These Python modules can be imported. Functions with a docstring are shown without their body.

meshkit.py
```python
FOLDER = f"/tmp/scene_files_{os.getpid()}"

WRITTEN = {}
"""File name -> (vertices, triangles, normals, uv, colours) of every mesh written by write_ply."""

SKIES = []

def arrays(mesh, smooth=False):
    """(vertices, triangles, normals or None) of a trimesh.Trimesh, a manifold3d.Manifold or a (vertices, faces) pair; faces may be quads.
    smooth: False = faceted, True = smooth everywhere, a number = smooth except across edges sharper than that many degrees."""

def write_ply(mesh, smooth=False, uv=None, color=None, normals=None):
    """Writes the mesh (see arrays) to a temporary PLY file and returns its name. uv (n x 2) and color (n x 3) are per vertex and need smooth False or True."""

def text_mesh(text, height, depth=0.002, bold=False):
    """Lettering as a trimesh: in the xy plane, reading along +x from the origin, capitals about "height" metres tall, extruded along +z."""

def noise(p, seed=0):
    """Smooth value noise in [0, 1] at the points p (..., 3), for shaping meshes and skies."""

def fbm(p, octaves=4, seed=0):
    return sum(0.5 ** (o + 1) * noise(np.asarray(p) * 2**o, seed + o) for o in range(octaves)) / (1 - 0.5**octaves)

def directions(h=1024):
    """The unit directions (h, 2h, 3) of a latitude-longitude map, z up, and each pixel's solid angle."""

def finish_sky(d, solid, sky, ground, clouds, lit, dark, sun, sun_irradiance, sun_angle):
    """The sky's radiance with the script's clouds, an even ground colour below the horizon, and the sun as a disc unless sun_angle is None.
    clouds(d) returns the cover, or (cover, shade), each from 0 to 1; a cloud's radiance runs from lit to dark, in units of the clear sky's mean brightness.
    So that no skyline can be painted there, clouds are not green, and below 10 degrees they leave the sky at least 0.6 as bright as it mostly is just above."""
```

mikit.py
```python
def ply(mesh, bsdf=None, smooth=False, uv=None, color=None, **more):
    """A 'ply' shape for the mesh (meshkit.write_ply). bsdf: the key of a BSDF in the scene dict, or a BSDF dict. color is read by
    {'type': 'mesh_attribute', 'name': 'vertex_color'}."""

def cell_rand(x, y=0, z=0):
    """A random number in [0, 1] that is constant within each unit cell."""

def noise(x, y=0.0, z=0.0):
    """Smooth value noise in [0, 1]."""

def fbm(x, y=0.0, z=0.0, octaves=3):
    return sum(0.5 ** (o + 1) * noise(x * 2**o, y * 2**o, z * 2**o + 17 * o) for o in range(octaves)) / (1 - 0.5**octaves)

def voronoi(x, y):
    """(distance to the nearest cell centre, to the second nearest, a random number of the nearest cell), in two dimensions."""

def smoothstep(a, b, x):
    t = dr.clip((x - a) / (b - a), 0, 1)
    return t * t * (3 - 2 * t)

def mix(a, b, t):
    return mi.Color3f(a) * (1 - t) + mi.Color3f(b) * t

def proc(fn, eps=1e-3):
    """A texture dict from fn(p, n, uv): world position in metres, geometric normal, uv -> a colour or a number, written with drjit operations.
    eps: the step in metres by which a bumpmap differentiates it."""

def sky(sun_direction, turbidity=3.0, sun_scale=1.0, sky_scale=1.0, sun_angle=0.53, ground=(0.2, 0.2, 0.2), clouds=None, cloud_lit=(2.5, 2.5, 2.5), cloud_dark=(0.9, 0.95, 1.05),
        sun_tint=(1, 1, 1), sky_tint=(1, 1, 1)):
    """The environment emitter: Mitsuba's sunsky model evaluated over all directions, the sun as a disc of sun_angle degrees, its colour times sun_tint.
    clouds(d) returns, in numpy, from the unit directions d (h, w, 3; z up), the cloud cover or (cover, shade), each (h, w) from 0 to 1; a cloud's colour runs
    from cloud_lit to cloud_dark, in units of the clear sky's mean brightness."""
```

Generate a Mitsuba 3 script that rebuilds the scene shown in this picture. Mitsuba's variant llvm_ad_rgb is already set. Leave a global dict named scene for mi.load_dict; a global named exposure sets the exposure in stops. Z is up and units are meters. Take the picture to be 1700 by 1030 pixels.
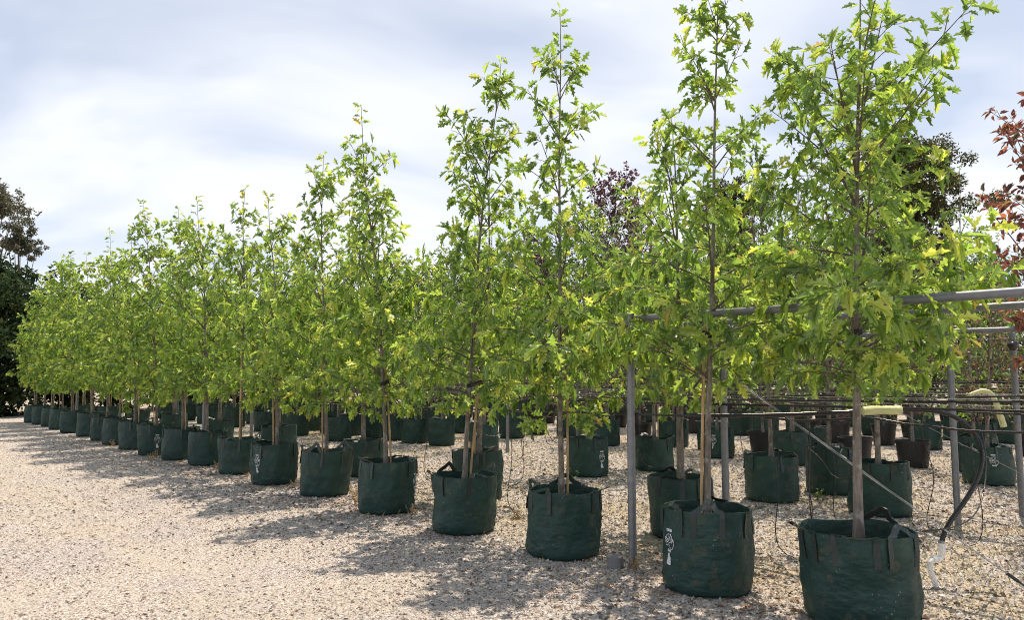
import math, random
import numpy as np, trimesh, mitsuba as mi, drjit as dr
import mikit, meshkit
from mikit import noise, fbm, voronoi, cell_rand, smoothstep, mix
from shapely.geometry import Polygon, LineString
from shapely import affinity

T = mi.ScalarTransform4f
scene, labels = {}, {}

# ------------------------------------------------------------------ camera, sky, exposure
CAM_H, PITCH = 1.6, math.atan(107 / 1230)
scene['camera'] = {'type': 'perspective', 'fov': 2 * math.degrees(math.atan(850 / 1230)), 'fov_axis': 'x', 'near_clip': 0.05, 'far_clip': 2000.0,
                   'to_world': T().look_at(origin=[0, 0, CAM_H], target=[0, math.cos(PITCH), CAM_H + math.sin(PITCH)], up=[0, 0, 1])}
SUN_EL, SUN_AZ = math.radians(69.5), math.radians(59)          # azimuth from +x towards +y
SUN = [math.cos(SUN_EL) * math.cos(SUN_AZ), math.cos(SUN_EL) * math.sin(SUN_AZ), math.sin(SUN_EL)]


def clouds(d):
    z = np.maximum(d[..., 2], 0.03)
    q = np.stack([d[..., 0] / (z + 0.25), d[..., 1] / (z + 0.25), z * 0], -1)
    w = meshkit.fbm(q * np.array([1.1, 1.1, 1]) + 3.7, 3, 5)
    q2 = q + (w[..., None] - 0.5) * 0.8
    broad = meshkit.fbm(q2 * np.array([0.8, 1.5, 1]) + 11.0, 5, 1)
    fine = meshkit.fbm(q2 * np.array([2.4, 5.0, 1]) + 4.0, 5, 2)
    c = 0.56 + 1.3 * (broad - 0.47) + 1.0 * (fine - 0.5) + 0.30 * np.clip((0.42 - d[..., 2]) / 0.3, 0, 1)
    shade = np.clip(1.6 * (meshkit.fbm(q2 * np.array([1.3, 2.6, 1]) + 31.0, 4, 7) - 0.42), 0, 1)
    return np.clip(c, 0.48, 0.97), shade * 0.22


scene['sky'] = mikit.sky(SUN, turbidity=3.2, sun_scale=1.0, sky_scale=0.70, ground=(0.33, 0.29, 0.24), clouds=clouds, cloud_lit=(2.68, 2.75, 2.92), cloud_dark=(1.75, 1.88, 2.15))
exposure = 2.32

# ------------------------------------------------------------------ materials


def C(r, g, b):
    return {'type': 'rgb', 'value': [r, g, b]}


def two(b):
    return {'type': 'twosided', 'bsdf': b}


VC = {'type': 'mesh_attribute', 'name': 'vertex_color'}
# Leaf colours by kind of tree: dark, mid, light, new growth, rare. A leaf's uv.x is the number of its colour in this list, uv.y its own lightness.
PALETTES = {'green': [(0.155, 0.262, 0.048), (0.270, 0.412, 0.066), (0.400, 0.530, 0.084), (0.54, 0.60, 0.092), (0.52, 0.43, 0.10)],
            'pear': [(0.09, 0.175, 0.030), (0.15, 0.26, 0.038), (0.22, 0.34, 0.045), (0.24, 0.33, 0.045), (0.30, 0.07, 0.07)],
            'wispy': [(0.10, 0.19, 0.05), (0.15, 0.24, 0.07), (0.20, 0.29, 0.09), (0.28, 0.34, 0.09), (0.3, 0.3, 0.1)],
            'plum': [(0.060, 0.030, 0.042), (0.095, 0.045, 0.060), (0.14, 0.07, 0.085), (0.20, 0.09, 0.10), (0.26, 0.10, 0.09)],
            'copper': [(0.09, 0.065, 0.035), (0.15, 0.10, 0.055), (0.13, 0.15, 0.05), (0.20, 0.13, 0.065), (0.24, 0.10, 0.06)],
            'red': [(0.15, 0.06, 0.045), (0.27, 0.09, 0.06), (0.36, 0.14, 0.075), (0.17, 0.14, 0.05), (0.42, 0.18, 0.10)],
            'gum': [(.085, .095, .060), (.12, .13, .085), (.16, .15, .105), (.19, .165, .12), (.22, .17, .13)],
            'dark': [(.028, .048, .024), (.042, .068, .030), (.060, .090, .036), (.07, .095, .035), (.06, .08, .03)],
            'mid': [(.05, .085, .025), (.075, .12, .03), (.11, .16, .04), (.15, .20, .05), (.18, .18, .06)],
            'olive': [(.06, .07, .03), (.085, .095, .04), (.12, .125, .055), (.16, .15, .07), (.17, .13, .07)]}
PAL_AT = {k: 5 * i for i, k in enumerate(PALETTES)}
ALL_COL = [c for p in PALETTES.values() for c in p]


def leaf_fn(p, n, uv):
    c = mi.Color3f(*ALL_COL[0])
    for i, col in enumerate(ALL_COL):
        c = dr.select(uv.x > i - 0.5, mi.Color3f(*col), c)
    vein = 0.92 + 0.16 * noise(p.x * 160, p.y * 160, p.z * 160)
    return c * (0.75 + 0.5 * uv.y) * vein


LEAF_TEX = mikit.proc(leaf_fn)
scene['mat_leaf'] = {'type': 'blendbsdf', 'weight': 0.042,                  # a waxy skin over a translucent blade
                     'blade': {'type': 'principledthin', 'base_color': LEAF_TEX, 'roughness': 0.5, 'diff_trans': 1.25, 'eta': 1.5},
                     'wax': two({'type': 'roughconductor', 'material': 'none', 'alpha': 0.17, 'distribution': 'ggx'})}
scene['mat_far_leaf'] = {'type': 'principledthin', 'base_color': LEAF_TEX, 'roughness': 0.6, 'diff_trans': 0.7, 'eta': 1.4}


def bark_fn(p, n, uv):
    a = fbm(p.x * 60, p.y * 60, p.z * 9, 3)
    b = fbm(p.x * 9, p.y * 9, p.z * 14 + 3, 3)
    lichen = smoothstep(0.60, 0.72, fbm(p.x * 25, p.y * 25, p.z * 20 + 9, 3))
    return mix(mix((0.11, 0.092, 0.078), (0.25, 0.22, 0.19), smoothstep(0.25, 0.75, a * 0.6 + b * 0.4)), (0.34, 0.33, 0.30), lichen * 0.6)


def bark_bump(p, n, uv):
    return fbm(p.x * 70, p.y * 70, p.z * 12, 3) * 0.004


scene['mat_bark'] = two({'type': 'bumpmap', 'arbitrary': mikit.proc(bark_bump), 'scale': 1.0, 'bsdf': {'type': 'principled', 'base_color': mikit.proc(bark_fn), 'roughness': 0.85, 'specular': 0.25}})
scene['mat_twig'] = two({'type': 'principled', 'base_color': C(0.115, 0.095, 0.075), 'roughness': 0.8, 'specular': 0.2})


def bamboo_fn(p, n, uv):
    return mix((0.42, 0.29, 0.15), (0.27, 0.18, 0.09), smoothstep(0.35, 0.75, fbm(p.x * 50, p.y * 50, p.z * 6, 3)))


scene['mat_bamboo'] = two({'type': 'principled', 'base_color': mikit.proc(bamboo_fn), 'roughness': 0.6})


def bag_fn(p, n, uv):
    a = fbm(p.x * 7, p.y * 7, p.z * 9, 3)
    weave = noise(p.x * 240, p.y * 240, p.z * 60) * 0.5 + noise(p.x * 50, p.y * 50, p.z * 260) * 0.5
    base = mix((0.0112, 0.037, 0.0305), (0.0180, 0.052, 0.0430), smoothstep(0.3, 0.7, a))
    base = base * (0.72 + 0.56 * weave)
    dirt = smoothstep(0.60, 0.70, fbm(p.x * 16, p.y * 16, p.z * 9 + 7, 4))
    base = mix(base, (0.095, 0.085, 0.06), dirt * 0.30)
    specks = smoothstep(0.86, 0.92, noise(p.x * 85 + 4, p.y * 85, p.z * 55)) * smoothstep(0.56, 0.66, fbm(p.x * 6, p.y * 6, p.z * 5 + 50, 2))
    return mix(base, (0.33, 0.31, 0.27), specks * 0.55)


def bag_bump(p, n, uv):
    return fbm(p.x * 22, p.y * 22, p.z * 40, 3) * 0.010 + noise(p.x * 190, p.y * 190, p.z * 190) * 0.0012


scene['mat_bag'] = two({'type': 'bumpmap', 'arbitrary': mikit.proc(bag_bump), 'scale': 1.0, 'bsdf': {'type': 'principled', 'base_color': mikit.proc(bag_fn), 'roughness': 0.5, 'specular': 0.32}})


def strap_fn(p, n, uv):
    return mix((0.010, 0.021, 0.020), (0.024, 0.038, 0.036), noise(p.x * 160, p.y * 160, p.z * 160))


scene['mat_strap'] = two({'type': 'principled', 'base_color': mikit.proc(strap_fn), 'roughness': 0.45, 'specular': 0.5})
scene['mat_print'] = two({'type': 'principled', 'base_color': C(0.55, 0.56, 0.58), 'roughness': 0.6})


def soil_fn(p, n, uv):
    return mix((0.022, 0.017, 0.013), (0.07, 0.055, 0.04), smoothstep(0.45, 0.7, fbm(p.x * 60, p.y * 60, p.z * 60, 3)))


scene['mat_soil'] = two({'type': 'principled', 'base_color': mikit.proc(soil_fn), 'roughness': 0.95, 'specular': 0.1})
scene['mat_pot'] = two({'type': 'principled', 'base_color': C(0.012, 0.013, 0.014), 'roughness': 0.5})


def steel_fn(p, n, uv):
    a = fbm(p.x * 35, p.y * 35, p.z * 22, 4)
    b = voronoi(p.x * 45 + p.y * 45, p.z * 45)[2]
    rust = smoothstep(0.70, 0.80, fbm(p.x * 14, p.y * 14, p.z * 7 + 5, 3))
    return mix(mix((0.13, 0.14, 0.155), (0.22, 0.23, 0.25), a * 0.7 + b * 0.3), (0.16, 0.11, 0.075), rust * 0.5)


scene['mat_steel'] = two({'type': 'principled', 'base_color': mikit.proc(steel_fn), 'roughness': 0.42, 'metallic': 0.35, 'specular': 0.5})
scene['mat_wire'] = two({'type': 'principled', 'base_color': C(0.27, 0.28, 0.29), 'roughness': 0.4, 'metallic': 0.6})
scene['mat_poly'] = two({'type': 'principled', 'base_color': C(0.010, 0.010, 0.011), 'roughness': 0.26, 'specular': 0.5})
scene['mat_pvc'] = two({'type': 'principled', 'base_color': C(0.74, 0.73, 0.69), 'roughness': 0.35})


def foam_fn(p, n, uv):
    return mix((0.42, 0.44, 0.19), (0.56, 0.56, 0.33), fbm(p.x * 40, p.y * 40, p.z * 40, 3))


scene['mat_foam'] = two({'type': 'principled', 'base_color': mikit.proc(foam_fn), 'roughness': 0.7})
scene['mat_cap'] = two({'type': 'principled', 'base_color': C(0.16, 0.16, 0.17), 'roughness': 0.8})

# rows of the nursery: u runs away along the rows, v across them
A_ROW = math.radians(41.97)
DU, DV = np.array([-math.sin(A_ROW), math.cos(A_ROW)]), np.array([math.cos(A_ROW), math.sin(A_ROW)])


def W(u, v):
    return u * DU + v * DV


def ground_fn(p, n, uv):
    v = p.x * float(DV[0]) + p.y * float(DV[1])
    u = p.x * float(DU[0]) + p.y * float(DU[1])
    f1, f2, r = voronoi(p.x * 46, p.y * 46)
    g1, g2, r2 = voronoi(p.x * 90 + 7, p.y * 90)
    stone = mix(mix((0.160, 0.134, 0.116), (0.320, 0.288, 0.260), r), mix((0.256, 0.220, 0.192), (0.416, 0.392, 0.372), r2), smoothstep(0.3, 0.7, r2))
    sand = mix((0.296, 0.262, 0.220), (0.348, 0.314, 0.269), fbm(p.x * 40, p.y * 40, 0, 3))
    big = fbm(p.x * 0.9, p.y * 0.9, 9, 4)
    wob = (fbm(p.x * 0.7, p.y * 0.7, 4, 3) - 0.5) * 1.5
    track = dr.maximum(smoothstep(0.55, 0.0, dr.abs(v - 2.2 + wob)), smoothstep(0.55, 0.0, dr.abs(v - 0.6 + wob * 0.8)))
    sandy = dr.clip(track * 0.75 + smoothstep(0.48, 0.72, big) * 0.7, 0, 1) * smoothstep(4.9, 3.6, v + wob)
    grey = smoothstep(0.40, 0.62, fbm(p.x * 1.7, p.y * 1.7, 21, 4))
    road = mix(mix(stone, stone * mi.Color3f(0.93, 0.95, 1.0), grey), sand, sandy * (0.35 + 0.5 * noise(p.x * 70, p.y * 70)))
    straw = mix((0.264, 0.208, 0.120), (0.328, 0.280, 0.184), noise(p.x * 120, p.y * 25, 0))
    litter = smoothstep(0.42, 0.68, fbm(p.x * 2.3, p.y * 2.3, 2, 4)) * smoothstep(4.7, 5.6, v + wob * 0.5)
    bed = mix(stone, straw, litter * (0.3 + 0.6 * noise(p.x * 60, p.y * 60, 5)))
    return mix(road, bed, smoothstep(4.3, 5.3, v + wob * 0.6))


def ground_bump(p, n, uv):
    f1, f2, r = voronoi(p.x * 46, p.y * 46)
    return dr.maximum(0.0, 0.55 - f1) * (0.4 + r) * 0.014 + noise(p.x * 120, p.y * 120) * 0.003


scene['mat_ground'] = two({'type': 'bumpmap', 'arbitrary': mikit.proc(ground_bump, 2e-3), 'scale': 1.0, 'bsdf': {'type': 'principled', 'base_color': mikit.proc(ground_fn), 'roughness': 0.92, 'specular': 0.15}})
scene['mat_stone'] = two({'type': 'principled', 'base_color': VC, 'roughness': 0.85, 'specular': 0.2})
scene['mat_straw'] = two({'type': 'principled', 'base_color': VC, 'roughness': 0.8, 'specular': 0.15})

# ------------------------------------------------------------------ helpers
used = {}


def numbered(name):
    n = used.get(name, 0)
    used[name] = n + 1
    return name if n == 0 else f'{name}_{n:03d}'


def part(parent, name, shape, label=None, kind=None):
    key = numbered(f'{parent}__{name}')
    scene[key] = shape
    e = {}
    if label: e['label'] = label
    if kind: e['kind'] = kind
    if e: labels[key] = e
    return key


def thing(name, label, cat, group=None):
    key = numbered(name)
    labels[key] = {'label': label, 'category': cat}
    if group: labels[key]['group'] = group
    return key


def single(name, shape, label, cat, group=None):
    key = thing(name, label, cat, group)
    scene[key] = shape
    return key


def tube(path, rad, sides=6, caps=True):
    P = np.asarray(path, float)
    n = len(P)
    R = np.broadcast_to(np.asarray(rad, float), (n,))
    t = np.gradient(P, axis=0)
    t /= np.linalg.norm(t, axis=1, keepdims=True) + 1e-12
    ref = np.array([0, 0, 1.0]) if abs(t.mean(0)[2]) < 0.75 else np.array([1.0, 0.2, 0])
    x = np.cross(t, ref)
    x /= np.linalg.norm(x, axis=1, keepdims=True) + 1e-12
    y = np.cross(t, x)
    a = np.arange(sides) / sides * 2 * np.pi
    V = P[:, None] + R[:, None, None] * (np.cos(a)[None, :, None] * x[:, None] + np.sin(a)[None, :, None] * y[:, None])
    V = V.reshape(-1, 3)
    i = np.arange(n - 1)[:, None] * sides + np.arange(sides)[None]
    j = np.arange(n - 1)[:, None] * sides + (np.arange(sides)[None] + 1) % sides
    F = np.concatenate([np.stack([i, j, j + sides], -1).reshape(-1, 3), np.stack([i, j + sides, i + sides], -1).reshape(-1, 3)])
    if caps:
        V = np.vstack([V, P[0], P[-1]])
        k = np.arange(sides)
        F = np.vstack([F, np.stack([(k + 1) % sides, k, k * 0 + len(V) - 2], 1), np.stack([k + (n - 1) * sides, (k + 1) % sides + (n - 1) * sides, k * 0 + len(V) - 1], 1)])
    return V, F


def join(items):
    vs, fs, o = [], [], 0
    for v, f in items:
        vs.append(v); fs.append(np.asarray(f) + o); o += len(v)
    return np.vstack(vs), np.vstack(fs)


def smooth_path(pts, n):
    from scipy.interpolate import CubicSpline
    pts = np.asarray(pts, float)
    s = np.concatenate([[0], np.cumsum(np.linalg.norm(np.diff(pts, axis=0), axis=1))])
    return CubicSpline(s, pts)(np.linspace(0, s[-1], n))


def unit(v):
    return v / (np.linalg.norm(v) + 1e-12)


# ------------------------------------------------------------------ ground
half = 400.0
gv = np.array([[-half, -half, 0], [half, -half, 0], [half, half, 0], [-half, half, 0.0]])
scene['ground'] = mikit.ply((gv, np.array([[0, 1, 2], [0, 2, 3]])), 'mat_ground')
labels['ground'] = {'label': 'pale gravel yard and driveway beside the rows of potted trees', 'kind': 'structure'}

# ------------------------------------------------------------------ leaves
OAK_HALF = [(0.0, 0.014), (0.09, 0.055), (0.17, 0.215), (0.245, 0.19), (0.285, 0.105), (0.37, 0.14), (0.50, 0.355), (0.53, 0.235), (0.605, 0.275), (0.575, 0.115),
            (0.67, 0.14), (0.80, 0.265), (0.805, 0.15), (0.84, 0.075), (0.92, 0.09), (1.0, 0.0)]
OAK_HALF_LOW = [(0.0, 0.014), (0.17, 0.215), (0.285, 0.10), (0.53, 0.335), (0.58, 0.11), (0.80, 0.245), (0.85, 0.07), (1.0, 0.0)]
OVATE_HALF = [(0.0, 0.02), (0.25, 0.26), (0.6, 0.22), (1.0, 0.0)]


def leaf_mesh(half_pts, rng, rough=1.0):
    Vs, Fs, o = [], [], 0
    droop, fold, curl = rng.uniform(0.1, 0.65), rng.uniform(0.05, 0.55), rng.uniform(-0.3, 0.35)
    for sgn in (1, -1):
        pts = [(x + rng.uniform(-.012, .012) * rough * (0 < x < 1), y * rng.uniform(0.86, 1.14)) for x, y in half_pts]
        mid = [(x, 0.0) for x in ((0.75, 0.5, 0.25) if len(half_pts) > 5 else (0.5,))]
        poly = np.array([(-0.02, 0.0)] + pts + mid)
        import mapbox_earcut
        f = np.array(mapbox_earcut.triangulate_float64(poly, np.array([len(poly)], dtype=np.uint32))).reshape(-1, 3).astype(int)
        x, y = poly[:, 0], poly[:, 1]
        z = -droop * x * x + fold * y + curl * x * y * sgn + 0.05 * np.sin(9 * x + rng.uniform(0, 6)) * y * 3
        V = np.stack([x, sgn * y, z], 1)
        Vs.append(V); Fs.append(f[:, ::sgn] + o); o += len(V)
    w = 0.009                                                   # leaf stalk
    Vs.append(np.array([[-0.27, -w, 0.03], [-0.27, w, 0.03], [0.0, w, 0.0], [0.0, -w, 0.0]]))
    Fs.append(np.array([[0, 2, 1], [0, 3, 2]]) + o)
    V = np.vstack(Vs)
    V[:, 0] += 0.27
    return V, np.vstack(Fs)


lrng = np.random.default_rng(4)
OAK = [leaf_mesh(OAK_HALF, lrng) for _ in range(8)]
OAKLOW = [leaf_mesh(OAK_HALF_LOW, lrng) for _ in range(6)]
OAKTINY = [leaf_mesh([(0.0, 0.014), (0.24, 0.21), (0.33, 0.10), (0.55, 0.33), (0.80, 0.20), (1.0, 0.0)], lrng) for _ in range(5)]
OVATE = [leaf_mesh(OVATE_HALF, lrng) for _ in range(5)]
FARLEAF = [(np.array([[0, 0, 0], [.5, .26, .08 + z], [1, 0, -.1], [.5, -.26, .08]]), np.array([[0, 2, 1], [0, 3, 2]])) for z in (.0, .08, -.05)]
PLY_CACHE = {}


def leaf_ply(kind, lib, k, pal, tone, light):
    key = (kind, k, pal, tone, light)
    if key not in PLY_CACHE:
        v, f = lib[k]
        PLY_CACHE[key] = mikit.ply((v, f), 'mat_leaf', smooth=True, uv=np.tile([PAL_AT[pal] + tone, (light + .5) / 4], (len(v), 1)))
    return PLY_CACHE[key]


def foliage(L, lib, pal, rng, mat='mat_leaf'):
    """One mesh of all the leaves L = (pos, dir, normal, size, tone)."""
    pos, d, n, s, tone = L
    side = np.cross(n, d)
    M = np.stack([d, side, n], -1) * s[:, None, None]
    which = rng.integers(0, len(lib), len(pos))
    vs, fs, us, o = [], [], [], 0
    col = np.column_stack([PAL_AT[pal] + tone, rng.uniform(0, 1, len(pos))])
    for k, (v, f) in enumerate(lib):
        idx = np.nonzero(which == k)[0]
        if not len(idx):
            continue
        V = np.einsum('kij,nj->kni', M[idx], v) + pos[idx][:, None]
        vs.append(V.reshape(-1, 3))
        fs.append((f[None] + (np.arange(len(idx)) * len(v))[:, None, None] + o).reshape(-1, 3))
        us.append(np.repeat(col[idx], len(v), 0))
        o += len(idx) * len(v)
    return mikit.ply((np.vstack(vs), np.vstack(fs)), mat, smooth=True, uv=np.vstack(us))


def orient(d, rng, out=(0, 0, 0), spread=0.5):
    n = np.array([0, 0, 0.75]) + np.array(out) * 0.65 + rng.normal(0, spread, 3)
    n = n - d * (n @ d)
    return unit(n)


def grow(rng, base, z0, H, lean, prof, r0, step=0.1, el=(20, 66), twig_gap=0.13, per_twig=6, leaf=(0.092, 0.150), droop=0.55, gap_fill=1.0, yellow=0.22, extra=(), twigs=True, wob=0.03, whorl_from=2.75):
    """Skeleton and leaves of a young tree: trunk tube, one tube mesh per branch, leaves as arrays."""
    prof = np.array(prof)
    zs = np.linspace(z0, H, 26)
    t = (zs - z0) / (H - z0)
    ph = rng.uniform(0, 6.28, 4)
    cx = base[0] + lean[0] * t ** 1.25 + wob * (np.sin(5 * t + ph[0]) + .5 * np.sin(11 * t + ph[1])) * t
    cy = base[1] + lean[1] * t ** 1.25 + wob * (np.sin(5 * t + ph[2]) + .5 * np.sin(11 * t + ph[3])) * t
    path = np.stack([cx, cy, zs], 1)
    rad = r0 * (1 - t) ** 1.15 * 0.92 + 0.003 + r0 * 0.30 * np.exp(-((zs - z0) / 0.07))
    trunk = tube(path, rad, 9)
    at = lambda z: np.array([np.interp(z, zs, cx), np.interp(z, zs, cy), z])
    branches, pos, dirs, nors, size, tone = [], [], [], [], [], []

    def add_leaf(p, d, big, tip):
        s = rng.uniform(*leaf) * (0.78 if tip > 0.8 and rng.random() < .4 else 1.0) * big * (1.0 if p[2] < 2.7 else 0.9)
        pr = rng.random()
        if pr < yellow * (0.08 + 1.7 * tip ** 4): k = 3 if rng.random() < .6 else 2
        elif pr < 0.985: k = int(rng.choice([0, 0, 1, 1, 2]))
        else: k = 2
        if tip > .93 and rng.random() < .025: k = 4
        pos.append(p); dirs.append(d); ax = at(min(p[2], H)); nors.append(orient(d, rng, unit(np.array([p[0] - ax[0], p[1] - ax[1], 0.0])))); size.append(s); tone.append(k)

    def spray(P, Tn, n, tip, big=1.0):
        for q in range(n):
            a = rng.uniform(0, 6.28)
            side = unit(np.cross(Tn, [math.cos(a), math.sin(a), rng.uniform(-.3, 1)]))
            d = unit(Tn * rng.uniform(0.25, 1.0) + side * rng.uniform(0.5, 1.0) + np.array([0, 0, -droop * rng.uniform(0.1, 1.6) * (1.25 if P[2] < 2.8 else 0.7)]))
            add_leaf(P - Tn * rng.uniform(0, 0.05), d, big, tip)

    zc = prof[0, 0]
    spots = []
    z, az = zc, rng.uniform(0, 6.28)
    while z < min(whorl_from, H - 0.12):
        spots.append((z, az, None, None))
        az += 2.4 + rng.normal(0, 0.35)
        z += step * rng.uniform(0.6, 1.4)
    z += rng.uniform(.05, .2)
    while z < H - 0.38:                                        # above, the shoots stand in whorls with barer stem between
        for q in range(int(rng.integers(4, 7))):
            az += 2.2 + rng.normal(0, 0.4)
            spots.append((z + rng.uniform(-.09, .09), az, None, None))
        z += rng.uniform(.34, .56)
    spots += list(extra)
    for z, az, L_, el_ in spots:
        s = (z - zc) / max(H - zc, .1)
        r = np.interp(z, prof[:, 0], prof[:, 1]) * (rng.uniform(0.66, 1.12) if rng.random() < .88 else rng.uniform(1.1, 1.38))
        if r < 0.06 and L_ is None:
            continue
        e = math.radians((el[0] + (el[1] - el[0]) * s ** 0.8) + rng.normal(0, 8)) if el_ is None else el_
        L = (r / max(math.cos(e), 0.45)) if L_ is None else L_
        z_at = max(z - L * math.sin(e) * 0.55, zc - 0.08) if L_ is None else z
        n = max(4, int(L / 0.07))
        q = np.linspace(0, 1, n)
        hor = np.array([math.cos(az), math.sin(az), 0])
        sag = (0.30 if s < .3 else 0.10) * L * (1 if L_ is None else .0)
        bend = rng.normal(0, 0.08) * L
        B = at(z_at) + (q * L * math.cos(e))[:, None] * hor + np.stack([-hor[1] * bend * q ** 2, hor[0] * bend * q ** 2, q * L * math.sin(e) - sag * q ** 2.2], 1)
        br = [tube(B, (0.0032 + 0.0062 * L) * (1 - q * 0.75), 5, False)]
        tb = np.gradient(B, axis=0)
        tb /= np.linalg.norm(tb, axis=1, keepdims=True)
        k = 0
        dist = 0.16 * L + rng.uniform(0.02, 0.1)
        while dist < L * 0.97:
            f = dist / L
            p0 = np.array([np.interp(f, q, B[:, c]) for c in range(3)])
            tn = tb[min(int(f * (n - 1)), n - 1)]
            sgn = 1 if k % 2 else -1
            lat = unit(np.cross(tn, [0, 0, 1.0])) * sgn
            tl = min(0.34, 0.42 * L) * rng.uniform(0.45, 1.0) * (1.05 - 0.55 * f)
            td = unit(tn * rng.uniform(0.35, 0.8) + lat * rng.uniform(0.55, 1.0) + np.array([0, 0, rng.uniform(-0.25, 0.45)]))
            p1 = p0 + td * tl + np.array([0, 0, -0.12 * tl])
            if twigs:
                br.append(tube(np.array([p0, (p0 + p1) / 2 + [0, 0, 0.06 * tl], p1]), np.array([0.0032, 0.0026, 0.0016]), 4, False))
            m = max(2, int(round(per_twig * (0.5 + tl / 0.34 * 0.7) * gap_fill * (1 if z < whorl_from else .7))))
            spray(p1, td, max(2, m - 2), 0.45 + 0.5 * f)
            for _ in range(m - max(2, m - 2) + (1 if tl > .2 else 0)):
                spray(p0 + (p1 - p0) * rng.uniform(.25, .8), td, 1, 0.3 * f)
            dist += twig_gap * rng.uniform(0.7, 1.35)
            k += 1
        spray(B[-1], tb[-1], int(4 * gap_fill) + 2, 1.0)
        branches.append(join(br))
    for z in np.arange(H - 0.95, H, 0.06):                     # leader
        if rng.random() < (.85 if z > H - .45 else .35):
            spray(at(z), np.array([0, 0, 1.0]), 2 if z > H - .35 else 1, 0.75 + 0.25 * (z > H - .3), 0.92)
    spray(at(H), np.array([0, 0, 1.0]), 4, 1.0, 0.8)
    return trunk, branches, (np.array(pos), np.array(dirs), np.array(nors), np.array(size), np.array(tone))


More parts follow.
